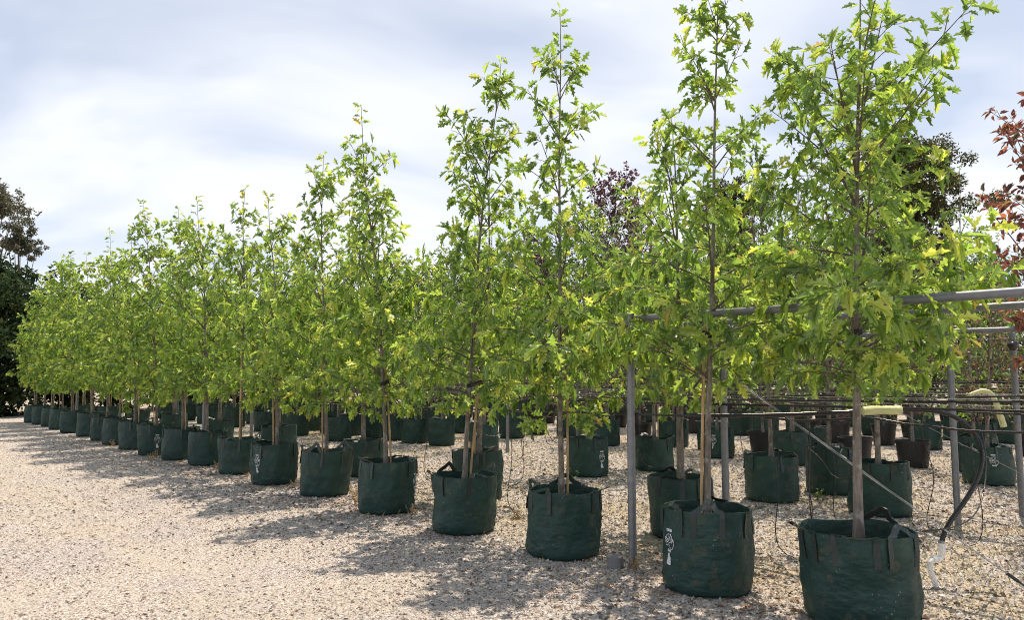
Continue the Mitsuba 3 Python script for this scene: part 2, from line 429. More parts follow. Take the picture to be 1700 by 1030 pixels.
def place_tree(key, rng, skeleton, lib, pal, leaf_parts=0, split_branches=False, kind='oak', twig_mat='mat_twig'):
    trunk, branches, L = skeleton
    part(key, 'trunk', mikit.ply(trunk, 'mat_bark', smooth=True))
    if split_branches:
        for b in branches:
            part(key, 'branch', mikit.ply(b, twig_mat, smooth=True))
    elif branches:
        part(key, 'branches', mikit.ply(join(branches), twig_mat, smooth=True), kind='stuff')
    pos, d, n, s, tone = L
    if leaf_parts:
        to = pos - np.array([0, 0, CAM_H])
        dist = np.linalg.norm(to, axis=1)
        score = s / dist * (0.35 + np.abs((n * to / dist[:, None]).sum(1)))
        order = np.argsort(-score)
        for i in order[:leaf_parts]:
            M = np.eye(4)
            M[:3, :3] = np.stack([d[i], np.cross(n[i], d[i]), n[i]], -1) * s[i]
            M[:3, 3] = pos[i]
            part(key, 'leaf', {**leaf_ply(kind, lib, int(rng.integers(len(lib))), pal, int(tone[i]), int(rng.integers(4))), 'to_world': T(M)})
        rest = order[leaf_parts:]
        L = tuple(a[rest] for a in L)
    if len(L[0]):
        part(key, 'foliage', foliage(L, lib, pal, rng), kind='stuff')


# ------------------------------------------------------------------ planter bags
def australia():
    """Outline of the map emblem printed on the bags, about 1 wide."""
    return Polygon([(-.50, .05), (-.47, .18), (-.33, .24), (-.24, .36), (-.12, .40), (-.04, .47), (.06, .44), (.03, .30), (.14, .20), (.20, .30), (.23, .50), (.30, .34), (.36, .18),
                    (.47, .02), (.50, -.12), (.44, -.34), (.34, -.50), (.22, -.46), (.14, -.28), (.00, -.20), (-.16, -.22), (-.30, -.34), (-.42, -.30), (-.44, -.12)])


def logo_polys(island):
    out = []
    m = affinity.scale(australia(), 0.105, 0.112, origin=(0, 0)).buffer(0.003)
    out.append(m.difference(m.buffer(-0.0048)))
    for row, (y, w) in enumerate(((0.080, 0.066), (-0.068, 0.056))):      # the two lines of small print, too blurred in the photograph to read
        x = -w / 2
        k = 0
        while x < w / 2 - 0.004:
            ww = (0.010, 0.007, 0.012, 0.008)[(k + row) % 4]
            out.append(Polygon([(x, y - .010), (x + ww, y - .010), (x + ww, y + .010), (x, y + .010)]))
            x += ww + 0.0028; k += 1
    if island:
        out.append(affinity.translate(affinity.scale(Polygon([(-.25, .5), (.05, .5), (.30, -.05), (.48, -.40), (.20, -.5), (-.42, -.46), (-.5, -.25)]), .055, .085, origin=(0, 0)), 0, -0.128))
    return out


def bag_mesh(rng, R, H, nt=64, nz=18, flare=0.0, shear=(0, 0), dent=1.0):
    ph = rng.uniform(0, 50, 3)
    th = np.arange(nt) / nt * 2 * np.pi

    def radius(t, z):
        zz = z / H
        r = R * (1 + flare * (zz - 0.5) + 0.025 * np.sin(np.pi * np.clip(zz, 0, 1)))
        p = np.stack([np.cos(t) * 2.2 + ph[0], np.sin(t) * 2.2 + ph[1], zz * 1.6 + ph[2]], -1)
        r = r + (meshkit.fbm(p, 3, 1) - 0.5) * 0.058 * dent * R / .33
        p2 = np.stack([np.cos(t) * 1.6 + ph[1], np.sin(t) * 1.6 + ph[2], zz * 13 + ph[0] + meshkit.noise(p * 1.5, 3) * 2.5], -1)
        cre = np.abs(meshkit.noise(p2, 4) - .5) * 2
        r = r - 0.012 * (1 - cre) ** 3 * dent * np.exp(-((zz - .30) / .35) ** 2)     # slack creases
        p3 = np.stack([np.cos(t) * 7 + ph[2], np.sin(t) * 7 + ph[0], zz * 2.0], -1)
        return r + (meshkit.noise(p3, 6) - .5) * 0.012 * (0.4 + zz)

    rimz = H + (meshkit.noise(np.stack([np.cos(th) * 1.7 + ph[0], np.sin(th) * 1.7, th * 0 + ph[1]], -1), 9) - .5) * 0.055

    def P(t, z, dr_=0.0):
        r = radius(t, z) + dr_
        return np.stack([r * np.cos(t) + shear[0] * z, r * np.sin(t) + shear[1] * z, z], -1)

    rings = []
    rings.append(P(th, th * 0 + 0.0, -0.055) * [1, 1, 0] + [0, 0, 0.004])
    rings.append(P(th, th * 0 + 0.012, -0.016))
    for k in range(nz):
        f = k / (nz - 1)
        rings.append(P(th, 0.035 + (rimz - 0.035) * f, -0.004 * (f == 0)))
    rings.append(P(th, rimz, -0.010))
    soil = H - 0.125
    for f in (0.35, 0.8, 1.15):
        rings.append(P(th, rimz + (soil - rimz) * f, -0.016))
    V = np.vstack(rings)
    n = len(rings)
    i = np.arange(n - 1)[:, None] * nt + np.arange(nt)[None]
    j = np.arange(n - 1)[:, None] * nt + (np.arange(nt)[None] + 1) % nt
    F = np.concatenate([np.stack([i, j, j + nt], -1).reshape(-1, 3), np.stack([i, j + nt, i + nt], -1).reshape(-1, 3)])
    # soil: rough mound
    sr = [0.0, 0.35, 0.65, 0.85, 1.0]
    S = [np.array([[shear[0] * soil, shear[1] * soil, soil + 0.025]])]
    for f in sr[1:]:
        q = P(th, th * 0 + soil, -0.02)
        c = np.array([shear[0] * soil, shear[1] * soil, 0])
        w = (q - c) * [f, f, 1] + c
        w[:, 2] += 0.025 * (1 - f) + rng.normal(0, 0.006, nt)
        S.append(w)
    SV = np.vstack(S)
    SF = [np.stack([np.zeros(nt, int), 1 + np.arange(nt), 1 + (np.arange(nt) + 1) % nt], 1)]
    for k in range(len(sr) - 2):
        a = 1 + k * nt + np.arange(nt); b = 1 + k * nt + (np.arange(nt) + 1) % nt
        SF += [np.stack([a, a + nt, b], 1), np.stack([b, a + nt, b + nt], 1)]
    return (V, F), (SV, np.vstack(SF)), P, lambda t: np.interp(t % (2 * np.pi), np.append(th, 2 * np.pi), np.append(rimz, rimz[0])), radius


def ribbon(C_, S_, N_, w, h=0.004):
    """Closed strap of width w and thickness h along the centre line C_, with side vectors S_ and normals N_."""
    a, b = S_ * w / 2, N_ * h / 2
    Q = np.stack([C_ - a - b, C_ + a - b, C_ + a + b, C_ - a + b], 1)
    n = len(C_)
    V = Q.reshape(-1, 3)
    i = np.arange(n - 1)[:, None] * 4 + np.arange(4)[None]
    j = np.arange(n - 1)[:, None] * 4 + (np.arange(4)[None] + 1) % 4
    F = np.concatenate([np.stack([i, j, j + 4], -1).reshape(-1, 3), np.stack([i, j + 4, i + 4], -1).reshape(-1, 3)])
    e = (n - 1) * 4
    F = np.vstack([F, [[0, 2, 1], [0, 3, 2], [e, e + 1, e + 2], [e, e + 2, e + 3]]])
    return V, F


def handle_mesh(rng, P, rim, t0, spread, lift, flop, down=0.18, w=0.040, xy=np.zeros(2)):
    """A webbing loop sewn to the bag wall at two places and standing or flopping at the rim."""
    C_, = [[]]
    for t, order in ((t0 - spread, 1), (t0 + spread, -1)):
        zr = float(rim(t))
        z = np.linspace(zr - down, zr, 5)[::order]
        leg = P(np.full(5, t), z, 0.006)
        if order == 1:
            C_ += list(leg)
            a = leg[-1]
        else:
            b, tail = leg[0], list(leg)
    out = np.array([math.cos(t0), math.sin(t0), 0])
    updir = unit(np.array([0, 0, 1.0]) * math.cos(flop) + out * math.sin(flop))
    pk, tilt = rng.uniform(.32, .68), rng.normal(0, .35)
    tang = unit(b - a)
    for f in np.linspace(0, 1, 11)[1:-1]:                       # two straight runs and a soft kink where the strap folds over
        hgt = min(f / pk, (1 - f) / (1 - pk))
        hgt = hgt - .22 * hgt ** 6
        C_.append(a + (b - a) * (f * .8 + .1 if .05 < f < .95 else f) + updir * lift * hgt + tang * tilt * lift * hgt + rng.normal(0, .004, 3))
    C_ = np.array(C_ + tail)
    tn = np.gradient(C_, axis=0)
    tn /= np.linalg.norm(tn, axis=1, keepdims=True) + 1e-9
    nm = np.tile(out, (len(C_), 1)) * math.cos(flop) - np.array([0, 0, 1.0]) * math.sin(flop)
    k = len(tail)
    nm[:k] = nm[-k:] = out
    S_ = np.cross(nm, tn)
    S_ /= np.linalg.norm(S_, axis=1, keepdims=True) + 1e-9
    return ribbon(C_, S_, nm, w)


def bag(key, rng, xy, R=0.33, H=0.585, flare=0.0, shear=(0, 0), handles=(), logo=None, island=True, detail=1.0, label=None, dent=1.0):
    mesh, soil, P, rim, radius = bag_mesh(rng, R, H, int(64 * detail) // 4 * 4, int(18 * detail), flare, shear, dent)
    mv = {'to_world': T().translate([float(xy[0]), float(xy[1]), 0.0])}
    part(key, 'body', mikit.ply(mesh, 'mat_bag', smooth=50, **mv))
    part(key, 'soil', mikit.ply(soil, 'mat_soil', smooth=True, **mv))
    for t0, spread, lift, flop in handles:
        part(key, 'handle', mikit.ply(handle_mesh(rng, P, rim, t0, spread, lift, flop), 'mat_strap', smooth=40, **mv))
    if logo is not None:
        t0, zc = logo
        V, F, o = [], [], 0
        sh = [(g, 0) for g in logo_polys(island)]
        meshes = []
        for g, _ in sh:
            for q in getattr(g, 'geoms', [g]):
                v, f = trimesh.creation.triangulate_polygon(q.segmentize(0.012), engine='earcut')
                meshes.append((v, f))
        tm = meshkit.text_mesh('GCP', 0.034, 0.001, True)
        tv = tm.vertices[:, :2] - [tm.vertices[:, 0].mean(), 0.012]
        fn = np.asarray(tm.face_normals)[:, 2] > 0.5
        meshes.append((tv, np.asarray(tm.faces)[fn]))
        for v, f in meshes:
            v = np.asarray(v)
            t = t0 + v[:, 0] / R                                     # seen from outside, right is +theta
            V.append(P(t, zc + v[:, 1], 0.0035)); F.append(np.asarray(f) + o); o += len(v)
        part(key, 'printed_logo', mikit.ply((np.vstack(V), np.vstack(F)), 'mat_print', **mv), 'white printed map emblem with the letters GCP')
    return mesh


def view_angle(xy):
    """Angle on the bag at which its wall faces the photographer's position."""
    return math.atan2(-xy[1], -xy[0])


ORD = ['nearest', 'second', 'third', 'fourth', 'fifth', 'sixth', 'seventh', 'eighth', 'ninth', 'tenth', 'eleventh', 'twelfth', 'thirteenth', 'fourteenth', 'fifteenth', 'sixteenth',
       'seventeenth', 'eighteenth', 'nineteenth', 'twentieth', 'twenty-first', 'twenty-second', 'twenty-third', 'twenty-fourth']
ORD += ['twenty-' + q for q in ('fifth', 'sixth', 'seventh', 'eighth', 'ninth')] + ['thirtieth'] + ['thirty-' + q for q in ('first', 'second', 'third', 'fourth', 'fifth', 'sixth', 'seventh', 'eighth', 'ninth')]
ROW1 = [(2.27, 4.95), (1.47, 5.73), (.458, 6.80), (-.50, 7.79), (-1.48, 8.87), (-2.50, 10.08), (-3.51, 11.11), (-4.44, 12.25), (-5.42, 13.40), (-6.29, 14.21), (-7.13, 15.02), (-8.11, 16.17),
        (-9.07, 17.24), (-9.92, 18.29), (-10.97, 19.49), (-12.1, 20.66), (-13.2, 21.95), (-14.2, 23.15), (-15.1, 24.1), (-15.95, 25.0)]
BAG_EXTRA = {0: dict(R=.345, flare=.05, shear=(-.05, .0), logo=None), 1: dict(logo=(-0.93, .37), flare=-.02), 2: dict(flare=-.03), 3: dict(flare=.0), 4: dict(logo=(1.2, .36), flare=-.02), 5: dict(), 6: dict(logo=(-.75, .36)),
             8: dict(flare=-.05), 10: dict(logo=(.1, .33)), 14: dict(logo=(.65, .35)), 17: dict(logo=(.2, .35))}
BAG_LABEL = {0: 'nearest green planter bag, leaning, cut off by the bottom edge of the view', 1: 'second green planter bag of the front row, white printed emblem on its left side',
             2: 'third green planter bag of the front row, left of the first steel post', 3: 'fourth green planter bag of the front row with pale stains low on its side',
             4: 'fifth green planter bag of the front row, white print along its right edge', 5: 'sixth green planter bag of the front row with a standing black handle loop',
             6: 'seventh green planter bag of the front row, white emblem on its left side', 10: 'eleventh green planter bag of the front row, emblem facing the drive'}
H0 = lambda rng, n: [(rng.uniform(0, 1.0) + k * 2 * math.pi / n, rng.uniform(.30, .42), rng.uniform(.03, .10), rng.choice([-1, 1, 1]) * rng.uniform(.5, 1.5)) for k in range(n)]

# ------------------------------------------------------------------ front row
PROFS = {0: (4.60, (.16, 0), [(1.62, .45), (2.0, .85), (2.6, .82), (3.0, .45), (3.5, .72), (3.9, .42), (4.3, .30), (4.6, .1)]),
         1: (4.95, (.20, 0), [(1.60, .45), (1.9, .85), (2.4, .80), (2.7, .45), (2.9, .10), (3.05, .14), (3.3, .36), (3.8, .34), (4.3, .24), (4.95, .08)]),
         2: (5.10, (-.02, 0), [(1.24, .34), (1.6, .78), (2.4, .85), (2.9, .42), (3.4, .33), (4.1, .30), (4.6, .15), (5.1, .06)]),
         3: (5.04, (.34, 0), [(1.36, .45), (1.75, .8), (2.3, .75), (2.9, .42), (3.6, .45), (4.2, .32), (4.7, .16), (5.0, .06)]),
         4: (4.90, (-.36, 0), [(1.20, .38), (1.65, .75), (2.4, .7), (3.0, .42), (3.5, .22), (4.0, .40), (4.5, .32), (4.9, .08)]),
         5: (4.66, (-.18, 0), [(1.20, .4), (1.65, .75), (2.6, .7), (3.2, .5), (4.0, .36), (4.66, .08)]),
         6: (4.30, (-.19, 0), [(1.20, .4), (1.65, .75), (2.6, .7), (3.2, .5), (3.8, .3), (4.3, .08)])}
TOPS = [0] * 7 + [4.62, 4.85, 4.85, 5.1, 4.9, 4.75, 4.85, 4.8, 5.0, 4.8, 4.95, 4.85, 4.85]
STAKE_TOP = [2.66, 2.05, 2.0, 1.6, 1.9, 2.1, 1.7]
for i, xy in enumerate(ROW1):
    xy = np.array(xy)
    rng = np.random.default_rng(100 + i)
    va = view_angle(xy)
    e = dict(BAG_EXTRA.get(i, {}))
    if e.get('logo'):
        e['logo'] = (va + e['logo'][0], e['logo'][1])
    if i == 0: hs = [(va - .95, .16, .11, 1.0), (va + .85, .30, .10, -.75), (va + 2.7, .36, .13, -.5), (va - .02, .34, .05, 1.45)]
    elif i == 1: hs = [(va - 1.0, .42, .05, -.8), (va + .02, .30, .11, -.55), (va + 1.25, .26, .13, 1.25), (va + 3.0, .34, .08, -.9)]
    elif i == 2: hs = [(va - .75, .34, .07, -.9), (va + 1.15, .28, .13, 1.25), (va + 3.1, .42, .11, -.1), (va - 2.0, .34, .08, .6)]
    elif i == 3: hs = [(va - 1.1, .36, .13, 1.0), (va + .5, .34, .08, -1.0), (va + 2.0, .34, .10, .3), (va - 2.5, .34, .1, -.2)]
    elif i == 5: hs = [(va - .55, .32, .13, -.1), (va + .95, .34, .11, -.4), (va + 2.4, .34, .10, .3), (va - 2.1, .34, .1, 1.1)]
    else: hs = [(va + .4 + a, b, c, d) for a, b, c, d in H0(rng, 4)]
    detail = 1.0 if i < 8 else 0.6
    key = thing('planter_bag', BAG_LABEL.get(i, f'green woven planter bag, {ORD[i]} in the front row along the drive'), 'planter bag', 'planter bags of the front row')
    bag(key, rng, xy, handles=hs if i < 14 else hs[:2], detail=detail, **{**dict(R=.325, H=.585 * rng.uniform(.96, 1.03), flare=rng.uniform(-.07, .03), shear=tuple(rng.normal(0, .025, 2)), dent=rng.uniform(.9, 1.3)), **e})
    if i in PROFS:
        Ht, lean, prof = PROFS[i]
    else:
        Ht, lean = TOPS[i] + .08 + rng.uniform(-.32, .30), (-.02 * i + rng.normal(0, .17), rng.normal(0, .14))
        w = rng.uniform(.66, .96)
        prof = [(rng.uniform(1.12, 1.3), .42), (1.65, w), (2.6, w * .98), (3.1, .62), (3.6, .46), (Ht - .6, .28), (Ht, .06)]
    shear = e.get('shear', (0, 0))
    base = xy + np.array([shear[0] * .5, shear[1] * .5]) + ([.02, 0] if i == 0 else rng.normal(0, .02, 2))
    ex = [(1.75, .30, 1.55, math.radians(24)), (1.95, .12, 1.25, math.radians(33)), (3.05, .25, .95, math.radians(38)), (3.15, 3.0, .62, math.radians(46)), (3.3, 5.6, .95, math.radians(42)), (3.2, 3.9, .75, math.radians(45)), (3.0, 1.2, .8, math.radians(42)), (3.45, .1, .66, math.radians(36))] if i == 0 else ()
    sk = grow(rng, base, .50, Ht, lean, prof, .033 if i < 1 else .027, step=.066 if i < 7 else .078, per_twig=8, twig_gap=.115, gap_fill=1.0 if i < 7 else .95, leaf=(.092, .150) if i < 8 else (.105, .165), extra=ex, yellow=.27)
    near = i < 9
    tl = ['nearest oak sapling, broad topped, its trunk in the leaning green bag', 'second oak sapling of the front row with a bare stretch of stem halfway up', 'third oak sapling of the front row, tall straight leader above the others',
          'fourth oak sapling of the front row, leader leaning right', 'fifth oak sapling of the front row, bushy tip leaning left']
    tk = thing('oak_tree', tl[i] if i < 5 else f'lobed leaved green oak sapling, {ORD[i]} in the front row along the drive', 'tree', 'oak saplings of the front row')
    place_tree(tk, rng, sk, OAK if i < 6 else OAKLOW if i < 13 else OAKTINY, 'green', 300 if near else 0, i < 7, 'oak' if i < 6 else 'oaklow')
    # stake and ties
    zt = STAKE_TOP[i] if i < len(STAKE_TOP) else rng.uniform(1.6, 2.1)
    side = np.array([1, .25]) * (.055 if i in (0, 2, 3, 4) else -.05) if i < 7 else rng.normal(0, .045, 2)
    if i == 0: side = np.array([.05, .10])
    sb = base + side
    st = [(sb[0], sb[1], .48), (sb[0] + (lean[0] * .12) + .003, sb[1], (.5 + zt) / 2), (sb[0] + lean[0] * .32 + (.0 if i else .02), sb[1] + lean[1] * .3, zt)]
    path = smooth_path(st, 14)
    rad = 0.0115 + 0.0018 * (np.arange(14) % 4 == 0)
    sk_ = thing('garden_stake', f'tan bamboo stake beside the trunk of the {ORD[i]} front row sapling', 'stake', 'stakes of the front row')
    part(sk_, 'cane', mikit.ply(tube(path, rad, 7), 'mat_bamboo', smooth=50))
    tz = min(zt - .1, (1.9, 1.9, 1.88, 1.55, 1.5, 1.95, 1.6)[i] if i < 7 else 1.6)
    c = np.array([np.interp(tz, path[:, 2], path[:, 0]), np.interp(tz, path[:, 2], path[:, 1])])
    trk = sk[0][0][:-2].reshape(26, 9, 3).mean(1)
    tc = np.array([np.interp(tz, trk[:, 2], trk[:, 0]), np.interp(tz, trk[:, 2], trk[:, 1])])
    m = (c + tc) / 2
    hd = np.linalg.norm(c - tc) / 2 + .026
    ax = unit(np.append(c - tc, 0)) if np.linalg.norm(c - tc) > 1e-4 else np.array([1., 0, 0])
    ay = np.array([-ax[1], ax[0], 0])
    loops = []
    for dz in (-.012, .0, .012):
        a = np.linspace(0, 2 * np.pi, 17)
        tw = .02 * np.cos(a)
        loops.append(tube(np.append(m, tz + dz) + np.cos(a)[:, None] * ax * hd + np.sin(a)[:, None] * ay * .034 + np.stack([a * 0, a * 0, tw], 1), .009, 5, False))
    loops.append(tube(np.array([np.append(m, tz) + ax * hd, np.append(m, tz) + ax * (hd + .03) + [0, -.01, -.05], np.append(m, tz) + ax * (hd + .02) + [0, -.02, -.10]]), .007, 5))
    part(sk_, 'tie', mikit.ply(join(loops), 'mat_poly', smooth=True), 'black rubber tie knotted round stake and trunk')

# ------------------------------------------------------------------ rows behind
ROWNAME = {2: 'second row', 3: 'third row', 4: 'fourth row', 5: 'fifth row', 6: 'sixth row', 7: 'seventh row', 8: 'eighth row', 9: 'ninth row', 10: 'tenth row'}
R2 = [(6.25, u, 'oak') for u in (4.48, 7.6, 10.5, 13.6, 16.7, 19.8, 22.9, 26.0, 28.9)]
R3 = [(8.95, 1.85, 'red'), (9.0, 3.69, 'oak'), (8.92, 4.95, 'pear'), (8.9, 8.04, 'oak')] + [(8.95, u, 'oak') for u in (16.2, 18.3, 20.4, 22.6, 24.9, 27, 29)]
R4 = [(10.05, 4.70, 'wispy'), (10.2, 7.79, 'oak'), (10.25, 12.23, 'wispy')] + [(10.12, u, 'oak' if k % 2 else 'pear') for k, u in enumerate((13.7, 14.62, 15.55, 16.5, 17.5, 18.6, 19.8, 21.0, 22.4, 23.8, 25.2, 26.6, 28, 29.4, 31))]
R5 = [(12.6, 3.59, 'copper'), (12.64, 6.66, 'pear'), (12.7, 8.11, 'pear'), (12.9, 11.15, 'pear')] + [(12.65, u, ('oak', 'pear', 'wispy')[k % 3]) for k, u in enumerate((14.1, 15.2, 16.3, 17.5, 18.8, 20.2, 21.7, 23.2, 24.6, 26, 27.4, 28.8, 30.3))]
R6 = [(13.9, u, ('wispy', 'copper', 'pear')[k % 3]) for k, u in enumerate((4.0, 5.0, 6.0, 6.9, 7.9, 9.0, 10.0, 11.0, 12.2, 13.3, 14.4, 15.5, 16.6, 17.7, 19, 20.3, 21.5, 22.8, 24.1, 25.4, 26.8, 28.2, 29.6))]
R7 = [(17.4 + .25 * (k % 2), u, ('copper', 'pear', 'wispy', 'copper', 'plum')[k % 5]) for k, u in enumerate((4.1, 5.05, 6.07, 7.0, 7.9, 8.8, 9.7, 10.7, 11.8, 12.9, 13.9, 14.7, 15.6, 16.6, 17.6, 18.6, 19.7, 20.8, 22, 23.3, 24.6, 26, 27.4, 28.8))]
R8 = [(20.3, u, ('pear', 'copper', 'wispy', 'pear', 'plum')[k % 5]) for k, u in enumerate((3.3, 4.2, 5.26, 6.3, 7.3, 8.3, 9.3, 10.4, 11.4, 12.4, 13.5, 14.6, 15.7, 16.8, 18.0, 19.2, 20.4, 21.7, 23, 24.4, 25.8, 27.2))]
PLUM_TALL = {14.7: 7.9, 13.9: 8.0, 15.6: 8.2, 18.6: 7.0, 17.6: 6.2}
R9 = [(23.2, u, ('pear', 'copper', 'wispy', 'plum')[k % 4]) for k, u in enumerate(np.arange(2.2, 26, .98))]
R10 = [(26.2, u, ('pear', 'wispy', 'copper', 'plum')[k % 4]) for k, u in enumerate(np.arange(1.5, 25, .98))]
KINDWORD = {'oak': 'green oak sapling', 'pear': 'dark green small leaved sapling', 'wispy': 'pale green wispy sapling', 'copper': 'reddish brown leaved sapling', 'plum': 'tall purple leaved sapling', 'red': 'red and orange leaved sapling'}
SPECIAL = {(4, 1): dict(H=5.0, w=1.0), (3, 3): dict(H=4.7, w=.95), (5, 2): dict(H=5.0, w=.95), (5, 1): dict(H=5.6, w=.95), (4, 0): dict(H=5.2, w=.9), (5, 3): dict(H=5.6, w=1.0), (3, 1): dict(H=4.9, w=1.0), (2, 0): dict(H=4.3, w=.95), (2, 1): dict(H=4.5, w=1.0),
           (6, 4): dict(H=5.6, w=.95), (6, 5): dict(H=5.2, w=.95), (6, 7): dict(H=5.8, w=1.0), (4, 2): dict(H=5.0, w=.9),
           (3, 0): dict(H=4.75, prof=[(1.5, .4), (2.2, .62), (3.2, .62), (4.2, .55), (4.75, .15)]),
           (3, 2): dict(H=5.25, prof=[(1.5, .4), (2.2, .6), (3.0, .5), (3.6, .26), (4.6, .22), (5.25, .06)])}
for rown, row in ((2, R2), (3, R3), (4, R4), (5, R5), (6, R6), (7, R7), (8, R8), (9, R9), (10, R10)):
    for k, (v, u, sp) in enumerate(row):
        if rown == 7 and u in PLUM_TALL:
            sp = 'plum'
        rng = np.random.default_rng(rown * 1000 + k)
        xy = W(u, v) + rng.normal(0, .03, 2)
        d = float(np.linalg.norm(xy))
        va = view_angle(xy)
        pot = rown >= 6 and sp in ('copper', 'plum') or (rown == 6 and k in (2, 4))
        if pot:
            key = thing('plant_pot', f'black plastic plant pot, {ORD[k]} from the near end of the {ROWNAME[rown]}', 'plant pot', f'black pots of the {ROWNAME[rown]}')
            Hp, Rp = rng.uniform(.42, .50), rng.uniform(.26, .31)
            prof = [(0, .004), (Rp * .80, .004), (Rp * .83, .02), (Rp * .98, Hp * .88), (Rp * 1.04, Hp * .885), (Rp * 1.05, Hp), (Rp * .99, Hp), (Rp * .96, Hp - .07)]
            m = trimesh.creation.revolve(np.array(prof), sections=28)
            m.apply_translation([xy[0], xy[1], 0])
            part(key, 'body', mikit.ply(m, 'mat_pot', smooth=35))
            so = trimesh.creation.revolve(np.array([(0, Hp - .05), (Rp * .6, Hp - .055), (Rp * .97, Hp - .065)]), sections=24)
            so.apply_translation([xy[0], xy[1], 0])
            part(key, 'soil', mikit.ply(so, 'mat_soil'))
            zs = Hp - .07
        else:
            key = thing('planter_bag', f'green woven planter bag, {ORD[k]} from the near end of the {ROWNAME[rown]}', 'planter bag', f'planter bags of the {ROWNAME[rown]}')
            lg = {(2, 1): None, (5, 0): (va + .25, .37), (4, 2): (va - .3, .36), (5, 2): (va - .25, .36), (3, 3): (va + .75, .32)}.get((rown, k))
            bag(key, rng, xy, R=.32 * rng.uniform(.95, 1.03), H=.58 * rng.uniform(.94, 1.06), flare=rng.uniform(-.06, .05), shear=tuple(rng.normal(0, .03, 2)), dent=rng.uniform(.9, 1.4), logo=lg, island=(rown, k) != (5, 0),
                handles=[(va + .4 + a, b, c, q) for a, b, c, q in H0(rng, 4 if d < 14 else 2)], detail=.75 if d < 13 else .45)
            zs = .49
        spc = SPECIAL.get((rown, k), {})
        tk_label = f'{KINDWORD[sp]}, {ORD[k]} from the near end of the {ROWNAME[rown]}'
        if (rown, k) == (3, 0): tk_label = 'red and orange leaved sapling at the right edge of the view'
        tkey = thing(sp + '_tree' if sp in ('oak', 'pear', 'plum') else {'wispy': 'birch_tree', 'copper': 'copper_leaf_tree', 'red': 'red_leaf_tree'}[sp], tk_label, 'tree', f'saplings of the {ROWNAME[rown]}')
        lean = rng.normal(0, .12, 2)
        tw = d < 13
        if sp == 'oak':
            Ht = spc.get('H', rng.uniform(4.1, 4.8))
            w = spc.get('w', rng.uniform(.65, .85))
            sk = grow(rng, xy, zs, Ht, lean, [(1.35, .4), (1.8, w), (2.9, w), (3.5, .5), (Ht, .1)], .040 if rown == 2 else .032, step=.11, per_twig=6, gap_fill=.9, twig_gap=.15, twigs=tw, leaf=(.11, .17), whorl_from=3.2)
            place_tree(tkey, rng, sk, OAKLOW if d < 13 else OAKTINY, 'green', 120 if (rown == 2 and k < 2) else 0, False, 'oaklow')
        else:
            ls, Ht, w = {'pear': ((.07, .11), rng.uniform(4.4, 5.3), .66), 'wispy': ((.05, .085), rng.uniform(4.5, 5.3), .68), 'copper': ((.06, .10), rng.uniform(2.5, 3.2), .68),
                              'plum': ((.08, .12), rng.uniform(3.2, 4.6), .6), 'red': ((.075, .115), 4.75, .6)}[sp]
            Ht, w = spc.get('H', Ht), spc.get('w', w)
            if rown == 7 and u in PLUM_TALL:
                w, Ht = .7, PLUM_TALL[u]
            elif sp == 'plum':
                Ht = rng.uniform(2.9, 3.8)
            prof = spc.get('prof', [(.62 if rown >= 7 else .95 if sp == 'copper' else 1.2, .35), (1.9, w), (min(2.7, Ht - .5), w), (Ht - .4, w * .5), (Ht, .08)])
            sk = grow(rng, xy, zs, Ht, lean, prof, .030, step=(.12 if Ht < 5 else .15) * (1 if rown < 7 else 1.5), el=(35, 72) if sp != 'wispy' else (30, 55), per_twig=7 if sp != 'copper' else 8, leaf=ls if rown < 7 else (ls[0] * 1.4, ls[1] * 1.4), twig_gap=.12, droop=.2 if sp != 'wispy' else .8, gap_fill=1.15, twigs=tw, yellow=.2)
            place_tree(tkey, rng, sk, OVATE if d < 13 else FARLEAF, sp, 200 if sp == 'red' else 0, False, 'ovate')
        if rng.random() < .55 and rown < 6:
            sb = xy + rng.normal(0, .05, 2)
            g = thing('garden_stake', f'pale stake standing in the {ORD[k]} container of the {ROWNAME[rown]}', 'stake', f'stakes of the {ROWNAME[rown]}')
            part(g, 'cane', mikit.ply(tube([(sb[0], sb[1], zs - .02), (sb[0] + .01, sb[1], 1.2), (sb[0] + .03, sb[1] + .02, rng.uniform(1.6, 2.2))], .012, 6), 'mat_bamboo', smooth=50))

# ------------------------------------------------------------------ steel frame
def post(u, v, h, label, r=.034):
    x, y = W(u, v)
    k = thing('steel_post', label, 'post', 'galvanised posts of the support frame')
    part(k, 'tube', mikit.ply(tube([(x, y, -.1), (x, y, h * .5), (x + .004, y, h)], r, 16), 'mat_steel', smooth=50))
    part(k, 'cap', mikit.ply(tube([(x + .004, y, h + .0005), (x + .004, y, h + .012)], r + .004, 16), 'mat_steel', smooth=50))
    return x, y


POSTS = [(4.0, 4.94, 2.10, 'galvanised steel post standing in the front row beside the grey stub'), (4.03, 6.40, 2.06, 'galvanised steel post behind the second bag of the front row'),
         (2.82, 8.94, 2.10, 'galvanised steel post behind the black hose arch at right'), (2.48, 9.95, 2.06, 'galvanised steel post nearest the right edge of the view'),
         (11.5, 10.22, 2.06, 'far galvanised steel post right of the fourth front row bag'), (15.25, 6.40, 2.06, 'far galvanised post behind the seventh front row bag'),
         (14.0, 4.98, 2.10, 'galvanised post between the eighth and ninth front row bags'), (19.9, 6.40, 2.06, 'most distant galvanised post of the second row line'), (24.0, 4.98, 2.10, 'most distant galvanised post of the front row line'),
         (12.0, 12.85, 2.06, 'thin galvanised post far back among the fifth row')]
for p in POSTS:
    post(*p)
RAILS = [(4.94, 0.4, 4.1, 2.075, 'upper galvanised rail entering at the right edge above the nearest tree'), (6.40, 0.6, 4.5, 2.115, 'galvanised rail over the second row of trees'), (8.94, 1.2, 3.2, 2.07, 'lower galvanised rail at the right edge over the third row'),
         (9.95, 1.3, 5.0, 2.12, 'galvanised rail over the fourth row behind the others')]
